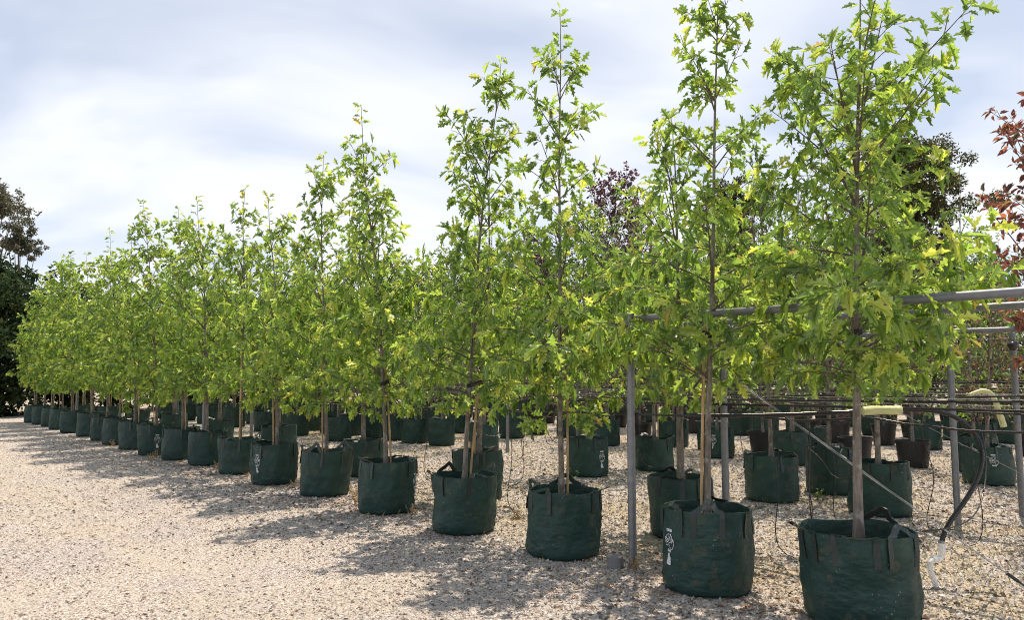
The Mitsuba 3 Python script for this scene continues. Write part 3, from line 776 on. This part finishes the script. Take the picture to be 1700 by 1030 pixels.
for v, u0, u1, z, lab in RAILS:
    a, b = W(u0, v), W(u1, v)
    dz = .005
    k = thing('steel_rail', lab, 'rail', 'galvanised rails of the support frame')
    off = DV * .068
    part(k, 'tube', mikit.ply(tube([(a[0] + off[0], a[1] + off[1], z), ((a[0] + b[0]) / 2 + off[0], (a[1] + b[1]) / 2 + off[1], z - dz), (b[0] + off[0], b[1] + off[1], z)], .030, 16), 'mat_steel', smooth=50))
    for uu in {4.94: (4.0,), 6.40: (4.03,), 8.94: (2.82,), 9.95: (2.48,)}[v]:
        c = W(uu, v)
        ang = np.linspace(0, 2 * np.pi, 15)
        cc = np.stack([np.cos(ang) * .036, np.sin(ang) * .036, ang * 0], 1)
        ring = [np.array([c[0], c[1], z - .03]) + x for x in cc * [1.15, 1.15, 1]]
        part(k, 'clamp', mikit.ply(tube(ring, .007, 6, False), 'mat_steel', smooth=True))
x, y = W(2.48, 9.95)
kn = trimesh.creation.icosphere(2, .055)
kn.vertices += (meshkit.noise(kn.vertices * 40, 3)[:, None] - .5) * .03
kn.apply_translation([x - .03, y - .05, 1.93])
single('knotted_rag', mikit.ply(kn, 'mat_poly', smooth=True), 'black rubber bundle knotted on the post at the right edge', 'rubber tie')


# ------------------------------------------------------------------ wires, pipes, hoses
def sagline(v, u0, u1, z0, z1, sag, n=22, wob=.0, rng=None):
    f = np.linspace(0, 1, n)
    xy = np.array([W(u0 + (u1 - u0) * q, v) for q in f])
    z = z0 + (z1 - z0) * f - sag * np.abs(np.sin(f * np.pi * 2)) ** 1.5
    if rng is not None:
        z = z + wob * (meshkit.noise(np.stack([f * 9, f * 0 + rng.uniform(0, 99), f * 0], -1), 2) - .5)
        xy = xy + DV * (wob * (meshkit.noise(np.stack([f * 7, f * 0 + rng.uniform(0, 99), f * 0], -1), 5) - .5))[:, None]
    return np.column_stack([xy, z])


wr = np.random.default_rng(77)
for v, u0, u1, z0, z1, lab in [(6.36, .4, 26, 1.42, 1.28, 'thin galvanised wire strung along the second row'), (6.44, .4, 26, 1.34, 1.22, 'lower galvanised wire strung along the second row'), (8.90, .8, 24, 1.40, 1.3, 'thin galvanised wire strung along the third row'),
                               (8.98, .8, 24, 1.28, 1.2, 'lower galvanised wire strung along the third row'), (9.97, .8, 24, 1.38, 1.3, 'thin galvanised wire strung along the fourth row'), (10.02, .8, 24, 1.24, 1.2, 'lower galvanised wire strung along the fourth row'),
                               (12.6, 1.5, 24, 1.42, 1.3, 'thin galvanised wire strung along the fifth row'), (13.95, 1.5, 24, 1.45, 1.3, 'thin galvanised wire strung along the sixth row'), (8.92, .8, 6, 2.0, 1.98, 'high galvanised wire below the rail of the third row')]:
    single('support_wire', mikit.ply(tube(sagline(v, u0, u1, z0, z1, .02, 30, .02, wr), .0028, 5), 'mat_wire', smooth=True), lab, 'wire', 'support wires along the rows')
for v, u0, u1, z0, z1, r, lab in [(6.33, 1.3, 26, 1.36, 1.24, .011, 'black irrigation pipe strung along the second row'), (5.0, 3.3, 26, 1.28, 1.2, .009, 'black irrigation pipe strung along the front row'),
                                  (8.86, .8, 24, 1.34, 1.2, .012, 'black irrigation pipe strung along the third row'), (10.08, .8, 24, 1.30, 1.2, .012, 'black irrigation pipe strung along the fourth row'),
                                  (12.7, 1.5, 24, 1.38, 1.2, .013, 'black irrigation pipe strung along the fifth row'), (14.0, 1.5, 24, 1.40, 1.2, .013, 'black irrigation pipe strung along the sixth row'),
                                  (13.2, 1.5, 24, 1.50, 1.3, .013, 'slack black irrigation pipe between the fifth and sixth rows'), (6.52, 1.2, 4.0, 1.20, 1.24, .010, 'short slack black pipe tied to the second steel post'), (9.1, 1.0, 7.5, 1.46, 1.22, .010, 'upper slack black pipe along the third row'), (9.85, 1.0, 9.5, 1.16, 1.3, .011, 'lower slack black pipe along the fourth row'), (12.4, 1.5, 14, 1.22, 1.2, .012, 'lower slack black pipe along the fifth row'), (17.3, 2, 24, 1.5, 1.4, .016, 'black irrigation pipe strung along the seventh row')]:
    single('irrigation_pipe', mikit.ply(tube(sagline(v, u0, u1, z0, z1, .05, 40, .05, wr), r, 7), 'mat_poly', smooth=True), lab, 'irrigation pipe', 'irrigation pipes along the rows')

# large hose: from the pipe over the second row, arching down to the white riser
hose = smooth_path([(1.55, 6.62, 1.24), (2.2, 6.45, 1.25), (2.75, 6.28, 1.28), (3.25, 6.12, 1.31), (3.55, 6.0, 1.26), (3.70, 5.93, 1.06), (3.62, 5.85, .80), (3.42, 5.79, .56), (3.29, 5.76, .40), (3.255, 5.75, .30)], 60)
single('black_hose', mikit.ply(tube(hose, .018, 12), 'mat_poly', smooth=True), 'thick black hose arching down to the white plastic elbow at right', 'hose')
k = thing('plastic_riser', 'white plastic elbow pipe rising from the gravel behind the nearest bag', 'pipe')
el = smooth_path([(3.255, 5.75, .30), (3.255, 5.75, .25), (3.250, 5.748, .225), (3.225, 5.74, .21), (3.18, 5.725, .208), (3.15, 5.715, .195), (3.14, 5.71, .15), (3.14, 5.71, -.05)], 30)
part(k, 'elbow', mikit.ply(tube(el, .021, 14), 'mat_pvc', smooth=50))
part(k, 'collar', mikit.ply(join([tube([(3.255, 5.75, .235), (3.255, 5.75, .315)], .027, 16), tube([(3.255, 5.75, .3), (3.255, 5.75, .325)], .030, 16)]), 'mat_pvc', smooth=50))
part(k, 'collar', mikit.ply(tube([(3.165, 5.72, .2085), (3.205, 5.733, .2085)], .027, 16), 'mat_pvc', smooth=50))
part(k, 'hose_clamp', mikit.ply(tube([(3.255, 5.75, .327), (3.256, 5.75, .342)], .023, 16), 'mat_wire', smooth=50))
thin = smooth_path([(3.72, 6.02, 1.28), (3.66, 5.8, .95), (3.5, 5.6, .72), (3.2, 5.3, .58), (2.75, 5.08, .55)], 30)
single('drip_tube', mikit.ply(tube(thin, .0055, 6), 'mat_poly', smooth=True), 'black drip tube running down from the hose into the nearest bag', 'drip tube', 'drip tubes')

# drip tubes hanging from the pipes
DR = [(1283, 640, 912, 6.5), (1332, 640, 870, 6.9), (1337, 700, 1000, 5.6), (1380, 690, 870, 7.5), (1530, 730, 880, 7.0), (1607, 720, 905, 7.1), (865, 690, 800, 9.2), (1281, 650, 805, 9.0), (905, 690, 735, 10.5), (710, 690, 790, 8.9), (851, 690, 845, 8.6), (866, 690, 760, 11.0), (1060, 690, 770, 10.0), (1690, 690, 770, 11.0), (1225, 690, 790, 9.4), (560, 680, 745, 13.0), (775, 685, 770, 11.5)]
for q, (px, y0, y1, dep) in enumerate(DR):
    r_ = np.random.default_rng(500 + q)
    X = (px - 850) / 1230 * dep
    zt = max(1.12, 1.6 - (y0 - 622) / 1230 * dep)
    ztop = 1.27
    zend = max(.01, 1.6 - (y1 - 622) / 1230 * dep)
    jx = r_.normal(0, .02, 5)
    pts = [(X + jx[0], dep, ztop), (X + jx[1], dep, ztop * .7 + zend * .3), (X + jx[2], dep - .03, ztop * .4 + zend * .6), (X + jx[3], dep - .04, zend + .03), (X + jx[3] + r_.choice([-1, 1]) * .10, dep - .08, max(zend - .02, .012))]
    single('drip_tube', mikit.ply(tube(smooth_path(pts, 18), .0042, 5), 'mat_poly', smooth=True), ('thin black drip tube hanging ' + ['below the pipe right of the second post', 'beside the tube right of the second post', 'just left of the nearest bag', 'behind the trunk of the nearest tree', 'left of the thick hose arch', 'right of the thick hose arch',
            'right of the fourth front row bag', 'beside the third row bag with a ring handle', 'behind the third front row trunk', 'left of the fourth front row bag', 'farther right of the fourth front row bag', 'in the aisle behind the third front row bag',
            'behind the first steel post', 'at the right edge of the view', 'behind the second steel post', 'behind the sixth front row bag', 'behind the fourth front row trunk'][q]), 'drip tube', 'drip tubes')
# loops of slack drip tube in the aisle
for q, (pts, lab) in enumerate([([(.38, 10.3, 1.26), (.45, 10.3, .95), (.62, 10.28, .66), (.85, 10.3, .8), (.98, 10.3, 1.2)], 'slack loop of black drip tube behind the third front row trunk'), ([(-.9, 14.2, 1.2), (-.8, 14.0, .7), (-.55, 13.9, .5), (-.2, 14, .48)], 'loop of black drip tube drooping over far bags of the fourth row'),
                                ([(3.0, 9.2, 1.27), (3.2, 9.0, .9), (3.55, 8.6, .62), (3.62, 8.3, .45), (3.75, 8.2, .5), (3.7, 8.1, .62)], 'curled black drip tube over the third row bag behind the nearest tree')]):
    single('drip_tube', mikit.ply(tube(smooth_path(pts, 30), .0045, 5), 'mat_poly', smooth=True), lab, 'drip tube', 'drip tubes')

# guy cables: pairs of galvanised wire running down from the frame to ground anchors at the row ends
for q, (a, b, lab) in enumerate([((2.02, 7.0, 1.60), (3.62, 5.0, .03), 'pair of steel guy cables slanting down past the nearest trunk'), ((3.85, 9.2, 1.62), (6.0, 8.0, .25), 'steel guy cable slanting down behind the hose arch to the right edge')]):
    a, b = np.array(a), np.array(b)
    k = thing('guy_cable', lab, 'cable')
    for o in ((0, 0, 0), (.012, .012, .008))[:2 if q == 0 else 1]:
        part(k, 'strand', mikit.ply(tube([a + o, (a + b) / 2 + o - [0, 0, .015], b], .0032, 6), 'mat_wire', smooth=True))
    m = a + (b - a) * (.42 if q == 0 else .62)
    dd = unit(b - a)
    part(k, 'clip', mikit.ply(join([tube([m, m + dd * .06], .010, 7), tube([m + [0, 0, .012], m + [.02, 0, .05]], .004, 5)]), 'mat_wire', smooth=40))
    part(k, 'turnbuckle', mikit.ply(join([tube([b - dd * .38, b - dd * .30], .012, 7), tube([b - dd * .30, b - dd * .10], .007, 7), tube([b - dd * .10, b], .012, 7)]), 'mat_poly', smooth=40))

# foam sleeves
f1 = smooth_path([(2.62, 5.58, 1.325), (2.72, 5.58, 1.332), (2.82, 5.58, 1.333), (2.905, 5.58, 1.333)], 18)
V, F = tube(f1, .033, 14)
V = V + (meshkit.fbm(V * 45, 3, 2)[:, None] - .5) * .014
single('foam_sleeve', mikit.ply((V, F), 'mat_foam', smooth=50), 'pale yellow foam sleeve on the pipe beside the nearest trunk', 'foam sleeve', 'foam sleeves')
f2 = smooth_path([(5.88, 9.6, 1.335), (6.0, 9.6, 1.375), (6.12, 9.6, 1.38), (6.19, 9.6, 1.32), (6.24, 9.6, 1.18), (6.29, 9.6, 1.0), (6.31, 9.6, .93)], 24)
V, F = tube(f2, .034 * np.interp(np.linspace(0, 1, 24), [0, .35, .5, 1], [.6, 1, .9, 1.15]), 12)
V = V + (meshkit.fbm(V * 40, 3, 4)[:, None] - .5) * .014
single('foam_sleeve', mikit.ply((V, F), 'mat_foam', smooth=50), 'bent pale yellow foam sleeve drooping near the right edge', 'foam sleeve', 'foam sleeves')
# grey stub by the front post
st = trimesh.creation.revolve(np.array([(0, .10), (.05, .098), (.062, .09), (.066, .03), (.072, 0.0)]), sections=24)
st.vertices += (meshkit.noise(st.vertices * 30, 5)[:, None] - .5) * .012
st.apply_translation([.86, 6.32, 0])
single('pipe_stub', mikit.ply(st, 'mat_cap', smooth=40), 'low grey rounded stub on the gravel beside the front steel post', 'stub')

# ------------------------------------------------------------------ gravel, straw, weeds
rng = np.random.default_rng(8)
n = 900000
r_ = np.sqrt(rng.uniform(3.4 ** 2, 24 ** 2, n))
keep = rng.random(n) < np.clip((5.4 / r_) ** 2.0, 0, 1) * np.clip((24 - r_) / 9, 0, 1)
r_ = r_[keep]
az = rng.uniform(math.radians(46), math.radians(132), len(r_))
sx, sy = r_ * np.cos(az), r_ * np.sin(az)
vv = sx * DV[0] + sy * DV[1]
wv = meshkit.fbm(np.stack([sx * .8, sy * .8, sx * 0], -1), 3, 3)
keep = rng.random(len(sx)) < np.interp(vv, [2.4, 4.4], [0, 1]) * .25 + .70 + 1.5 * np.interp(vv, [2.4, 4.4], [1, 0]) * (wv - .45)
sx, sy, vv = sx[keep], sy[keep], vv[keep]
N = len(sx)
octv = np.array([[1, 0, 0], [0, 1, 0], [-1, 0, 0], [0, -1, 0], [0, 0, 1]], float)
octf = np.array([[0, 1, 4], [1, 2, 4], [2, 3, 4], [3, 0, 4]])
sz = np.clip(rng.lognormal(math.log(.0088), .42, N), .0035, .022) * np.clip(np.hypot(sx, sy) / 7, 1, 1.5) * np.interp(vv, [2.4, 4.6], [.72, 1.0])
V = octv[None] * (1 + rng.uniform(-.4, .4, (N, 5, 1))) * np.stack([sz * rng.uniform(.8, 1.5, N), sz * rng.uniform(.7, 1.1, N), sz * rng.uniform(.6, 1.1, N) * np.interp(vv, [2.4, 4.6], [.62, 1.0])], -1)[:, None]
V[:, 4, :2] += rng.uniform(-.5, .5, (N, 2)) * sz[:, None]
a = rng.uniform(0, 6.28, N)
tx, ty = rng.normal(0, .35, N), rng.normal(0, .35, N)
ca, sa = np.cos(a)[:, None], np.sin(a)[:, None]
X, Y, Z = V[..., 0], V[..., 1], V[..., 2]
Z = Z + X * tx[:, None] * .6 + Y * ty[:, None] * .6
V = np.stack([X * ca - Y * sa + sx[:, None], X * sa + Y * ca + sy[:, None], Z + (sz * .15)[:, None]], -1)
pal = np.array([(0.328, 0.308, 0.278), (0.260, 0.242, 0.220), (0.400, 0.390, 0.372), (0.292, 0.260, 0.224), (0.192, 0.164, 0.148), (0.096, 0.080, 0.070), (0.328, 0.296, 0.256), (0.456, 0.440, 0.428), (0.240, 0.176, 0.144)])
col = pal[rng.choice(9, N, p=[.17, .16, .12, .12, .13, .12, .07, .04, .07])] * rng.uniform(.82, 1.15, (N, 1))
scene['gravel'] = mikit.ply((V.reshape(-1, 3), (octf[None] + (np.arange(N) * 5)[:, None, None]).reshape(-1, 3)), 'mat_stone', color=np.repeat(col, 5, 0))
labels['gravel'] = {'label': 'loose beige and grey gravel stones over the yard', 'category': 'gravel', 'kind': 'stuff'}

# dry straw and short grass between the rows
n = 26000
u, v = rng.uniform(.5, 22, n), rng.uniform(4.3, 16, n)
P2 = u[:, None] * DU + v[:, None] * DV
dens = meshkit.fbm(np.stack([P2[:, 0] * 1.3, P2[:, 1] * 1.3, u * 0], -1), 4, 6)
keep = dens > .47
P2 = P2[keep]
n = len(P2)
green = meshkit.fbm(np.stack([P2[:, 0] * .9, P2[:, 1] * .9, P2[:, 0] * 0 + 5], -1), 3, 8) > .57
stand = rng.random(n) < np.where(green, .6, .12)
hgt = np.where(stand, rng.uniform(.02, .075, n), rng.uniform(.002, .016, n))
ln = np.where(stand, .03, rng.uniform(.03, .11, n))
aa = rng.uniform(0, 6.28, n)
dx, dy = np.cos(aa), np.sin(aa)
w = .0028
B0 = np.stack([P2[:, 0] - dy * w, P2[:, 1] + dx * w, np.full(n, .009)], -1)
B1 = np.stack([P2[:, 0] + dy * w, P2[:, 1] - dx * w, np.full(n, .009)], -1)
M_ = np.stack([P2[:, 0] + dx * ln * .5, P2[:, 1] + dy * ln * .5, .012 + hgt * .75], -1)
TP = np.stack([P2[:, 0] + dx * ln, P2[:, 1] + dy * ln, .012 + hgt], -1)
V = np.stack([B0, B1, M_, TP], 1).reshape(-1, 3)
F = (np.array([[0, 1, 2], [2, 1, 3]])[None] + (np.arange(n) * 4)[:, None, None]).reshape(-1, 3)
cg = np.where(green[:, None] & stand[:, None], np.array([(0.160, 0.208, 0.056)]), np.array([(0.360, 0.288, 0.160)])) * rng.uniform(.7, 1.2, (n, 1))
scene['dry_grass'] = mikit.ply((V, F), 'mat_straw', color=np.repeat(cg, 4, 0))
labels['dry_grass'] = {'label': 'dry straw and sparse grass between the rows', 'category': 'grass', 'kind': 'stuff'}

scene['mat_green_weed'] = two({'type': 'principled', 'base_color': C(.13, .20, .05), 'roughness': .8})
scene['mat_dry_weed'] = two({'type': 'principled', 'base_color': C(.36, .25, .13), 'roughness': .8})
# fallen leaves and bark flakes lying about the bags
n = 5200
u, v = rng.uniform(1.5, 22, n), 4.9 + np.abs(rng.normal(0, 1.3, n)) * rng.choice([1, -.35], n)
P2 = u[:, None] * DU + v[:, None] * DV
keep = meshkit.fbm(np.stack([P2[:, 0] * 1.6, P2[:, 1] * 1.6, u * 0 + 7], -1), 4, 12) > .50
P2 = P2[keep]
n = len(P2)
aa, l, w_ = rng.uniform(0, 6.28, n), rng.uniform(.012, .034, n), rng.uniform(.006, .014, n)
dx, dy = np.cos(aa), np.sin(aa)
q4 = lambda a, b, z: np.stack([P2[:, 0] + dx * l * a - dy * w_ * b, P2[:, 1] + dy * l * a + dx * w_ * b, .012 + z], -1)
V = np.stack([q4(-1, 0, rng.uniform(0, .006, n)), q4(0, 1, rng.uniform(0, .012, n)), q4(1, 0, rng.uniform(0, .014, n)), q4(0, -1, rng.uniform(0, .008, n))], 1).reshape(-1, 3)
F = (np.array([[0, 2, 1], [0, 3, 2]])[None] + (np.arange(n) * 4)[:, None, None]).reshape(-1, 3)
lc = np.array([(.22, .11, .065), (.14, .085, .055), (.30, .18, .10), (.10, .075, .055)])[rng.choice(4, n)] * rng.uniform(.7, 1.2, (n, 1))
scene['fallen_leaves'] = mikit.ply((V, F), 'mat_straw', color=np.repeat(lc, 4, 0))
labels['fallen_leaves'] = {'label': 'brown fallen leaves and flakes lying around the front row bags', 'category': 'litter', 'kind': 'stuff'}

# small weeds at the bag feet
WEEDS = [(-1.15, 8.62, .12, 0), (-2.0, 9.72, .16, 0), (-2.72, 9.95, .13, 0), (-3.12, 10.75, .12, 0), (-1.9, 9.2, .20, 0), (.05, 8.35, .10, 0), (-5.0, 12.75, .15, 0), (-4.1, 11.6, .10, 0), (-6.6, 13.75, .16, 0), (-6.9, 14.5, .14, 0), (-7.6, 15.3, .15, 0),
         (.75, 10.1, .34, 1), (-.35, 9.4, .12, 1), (3.9, 9.6, .16, 1), (4.5, 9.75, .14, 1), (1.0, 6.2, .12, 0), (4.6, 10.4, .1, 1), (-.9, 15.4, .2, 0), (-8.9, 16.7, .15, 0), (2.0, 9.4, .12, 1), (-3.4, 13.2, .25, 0), (-2.9, 12.6, .22, 0)]
WL = ['at the foot of the fifth front row bag', 'between the fifth and sixth front row bags', 'at the front of the sixth front row bag', 'right of the seventh front row bag', 'behind the gap between fifth and sixth bags', 'behind the fourth front row bag', 'at the foot of the eighth front row bag',
      'left of the seventh front row bag', 'at the foot of the tenth front row bag', 'between the tenth and eleventh front row bags', 'left of the eleventh front row bag', 'tall beside the third front row trunk in the aisle', 'in the aisle left of the second row', 'under the third row bags right of the post', 'beside the fourth row bag', 'beside the foot of the front steel post',
      'right of the fourth row bag', 'in front of the fourth row bag with an emblem', 'at the foot of the twelfth front row bag', 'in the aisle behind the second row bag', 'behind the seventh front row bag', 'tall behind the sixth front row bag']
for q, (x, y, h, g) in enumerate(WEEDS):
    r2 = np.random.default_rng(900 + q)
    items, cols = [], []
    for b in range(14):
        a = r2.uniform(0, 6.28); l = h * r2.uniform(.5, 1.1); o = r2.normal(0, .010, 2)
        tip = np.array([x + o[0] + math.cos(a) * l * .5, y + o[1] + math.sin(a) * l * .5, l])
        bs = np.array([x + o[0], y + o[1], 0])
        md = (bs + tip) / 2 + [0, 0, l * .15]
        items.append(tube(np.array([bs, md, tip]), np.array([.0018, .0015, .0008]), 3, False))
        for s in range(4):
            t0 = bs + (tip - bs) * r2.uniform(.35, 1)
            d = unit(r2.normal(0, 1, 3) + [0, 0, .3]); sd = unit(np.cross(d, r2.normal(0, 1, 3)))
            ll = r2.uniform(.015, .035) * (1.3 if g else 1)
            items.append((np.array([t0, t0 + d * ll * .5 + sd * ll * .28, t0 + d * ll, t0 + d * ll * .5 - sd * ll * .28]), np.array([[0, 1, 2], [0, 2, 3]])))
    V, F = join(items)
    single('weed', mikit.ply((V, F), 'mat_green_weed' if g else 'mat_dry_weed'), ('small green weed ' if g else 'dry brown weed ') + WL[q], 'weed', 'weeds on the gravel')


# ------------------------------------------------------------------ trees beyond the nursery rows
def broad_tree(name, label, x, y, H, cr, cz, nclump, nleaf, pal, leafsize, seed, clump=.22, sub=5, trunk_r=.18, tall=1.0, group='trees beyond the nursery rows', open_=0.0):
    r = np.random.default_rng(seed)
    k = thing(name, label, 'tree', group)
    base = np.array([x, y, 0])
    lean = r.normal(0, .04, 2) * H
    tp = smooth_path([(x, y, -.1), (x + lean[0] * .4, y + lean[1] * .4, H * .35), (x + lean[0], y + lean[1], H * .72)], 12)
    part(k, 'trunk', mikit.ply(tube(tp, np.linspace(trunk_r, trunk_r * .35, 12), 9), 'mat_bark', smooth=True))
    cent = []
    zlo = cz
    for _ in range(nclump):
        f = r.random() ** .8
        z = zlo + (H - zlo) * f
        wid = cr * math.sqrt(max(.05, 1 - ((f - .38) / .66) ** 2)) * tall
        a = r.uniform(0, 6.28); q = math.sqrt(r.uniform(open_, 1)) * wid
        cent.append((x + lean[0] * f + math.cos(a) * q, y + lean[1] * f + math.sin(a) * q, z))
    cent = np.array(cent)
    limbs = []
    for c in cent[: min(nclump, 26)]:
        s = tp[min(11, max(2, int(11 * np.clip(c[2] / H - .12, .1, .95))))]
        limbs.append(tube(smooth_path([s, (s + c) / 2 + [0, 0, -.04 * H * r.random()], c], 6), np.linspace(trunk_r * .25, .012, 6), 5, False))
    part(k, 'branches', mikit.ply(join(limbs), 'mat_twig', smooth=True), kind='stuff')
    rad = clump * cr * r.uniform(.7, 1.35, nclump)
    w = rad ** 2 / (rad ** 2).sum()
    # each leaf clump breaks up into smaller sprays, so that the outline is ragged and the sky shows between them
    sc = np.repeat(cent, sub, 0) + r.normal(0, 1, (nclump * sub, 3)) * np.repeat(rad, sub)[:, None] * [.75, .75, .55]
    sr = np.repeat(rad, sub) * r.uniform(.22, .55, nclump * sub)
    w = sr ** 2 / (sr ** 2).sum()
    cent, rad = sc, sr
    idx = r.choice(len(sc), nleaf, p=w)
    dirs = r.normal(0, 1, (nleaf, 3)); dirs /= np.linalg.norm(dirs, axis=1, keepdims=True)
    pos = cent[idx] + dirs * (rad[idx] * r.uniform(.25, 1, nleaf) ** .5 * r.uniform(.8, 1.2, nleaf))[:, None] * [1, 1, .8]
    pos[:, 2] = np.maximum(pos[:, 2], .06)
    d = r.normal(0, 1, (nleaf, 3)) + dirs * .7 + [0, 0, -.3]; d /= np.linalg.norm(d, axis=1, keepdims=True)
    n_ = r.normal(0, .6, (nleaf, 3)) + dirs * .6 + [0, 0, .7]
    n_ -= d * (n_ * d).sum(1, keepdims=True); n_ /= np.linalg.norm(n_, axis=1, keepdims=True)
    tone = r.choice(5, nleaf, p=[.36, .32, .2, .1, .02])
    part(k, 'crown', foliage((pos, d, n_, r.uniform(.7, 1.3, nleaf) * leafsize, tone), FARLEAF, pal, r, 'mat_far_leaf'), kind='stuff')


broad_tree('cypress_tree', 'dense dark evergreen at the left edge beside the end of the drive', -20.9, 28.8, 5.4, 2.5, .1, 150, 30000, 'dark', .22, 31, clump=.32)
broad_tree('cypress_tree', 'dark evergreen outside the left edge behind the drive', -25.5, 29.5, 6.4, 2.7, .1, 110, 16000, 'dark', .16, 32, clump=.30)
broad_tree('cypress_tree', 'dark evergreen behind the far end of the front row', -18.5, 32.5, 5.0, 2.2, .1, 100, 14000, 'dark', .22, 33, clump=.30)
broad_tree('cypress_tree', 'low dark evergreen at the end of the second row', -14.5, 35.0, 4.6, 2.6, .1, 100, 14000, 'dark', .22, 34, clump=.30)
broad_tree('gum_tree', 'tall grey green gum tree at the left edge, open crown on bare limbs', -32.3, 46, 13.1, 2.0, 11.3, 12, 4200, 'gum', .17, 35, clump=.34, trunk_r=.22, open_=.1)
broad_tree('gum_tree', 'shorter grey brown gum tree right of the tall one at the left edge', -29.7, 45, 10.4, .95, 8.5, 9, 3600, 'gum', .16, 36, clump=.48, trunk_r=.2)
broad_tree('gum_tree', 'tall olive brown gum tree behind the nearest oak sapling', 18.9, 35, 12.7, 2.7, 5.5, 60, 36000, 'olive', .15, 37, clump=.32, trunk_r=.3)
broad_tree('gum_tree', 'smaller olive gum tree behind the second oak sapling', 12.0, 40, 12.0, 2.2, 5.0, 55, 24000, 'olive', .16, 38, clump=.30, trunk_r=.3)
HEDGE = [(-12.2, 37.5, 4.8, 'dark'), (-9.5, 37, 5.4, 'mid'), (-5.5, 39, 6.4, 'olive'), (-1.5, 40, 7.2, 'mid'), (3, 41, 8.2, 'mid'), (7.5, 41, 8.6, 'olive'), (11.5, 38, 8.0, 'mid'), (15.5, 36.5, 7.6, 'mid'), (20.5, 34, 6.6, 'mid'), (25, 32, 6.0, 'olive'), (28.5, 28, 6.0, 'mid'), (32, 36, 7, 'dark')]
HL = ['first', 'second', 'third', 'fourth', 'fifth', 'sixth', 'seventh', 'eighth', 'ninth', 'tenth', 'eleventh', 'twelfth']
for q, (x, y, h, pal) in enumerate(HEDGE):
    broad_tree('hedge_tree', f'bushy tree of the far hedge behind all rows, {HL[q]} from the left', x, y, h, 2.9, .2, 110, 12000, pal, .20, 60 + q, clump=.30, group='trees of the far hedge')
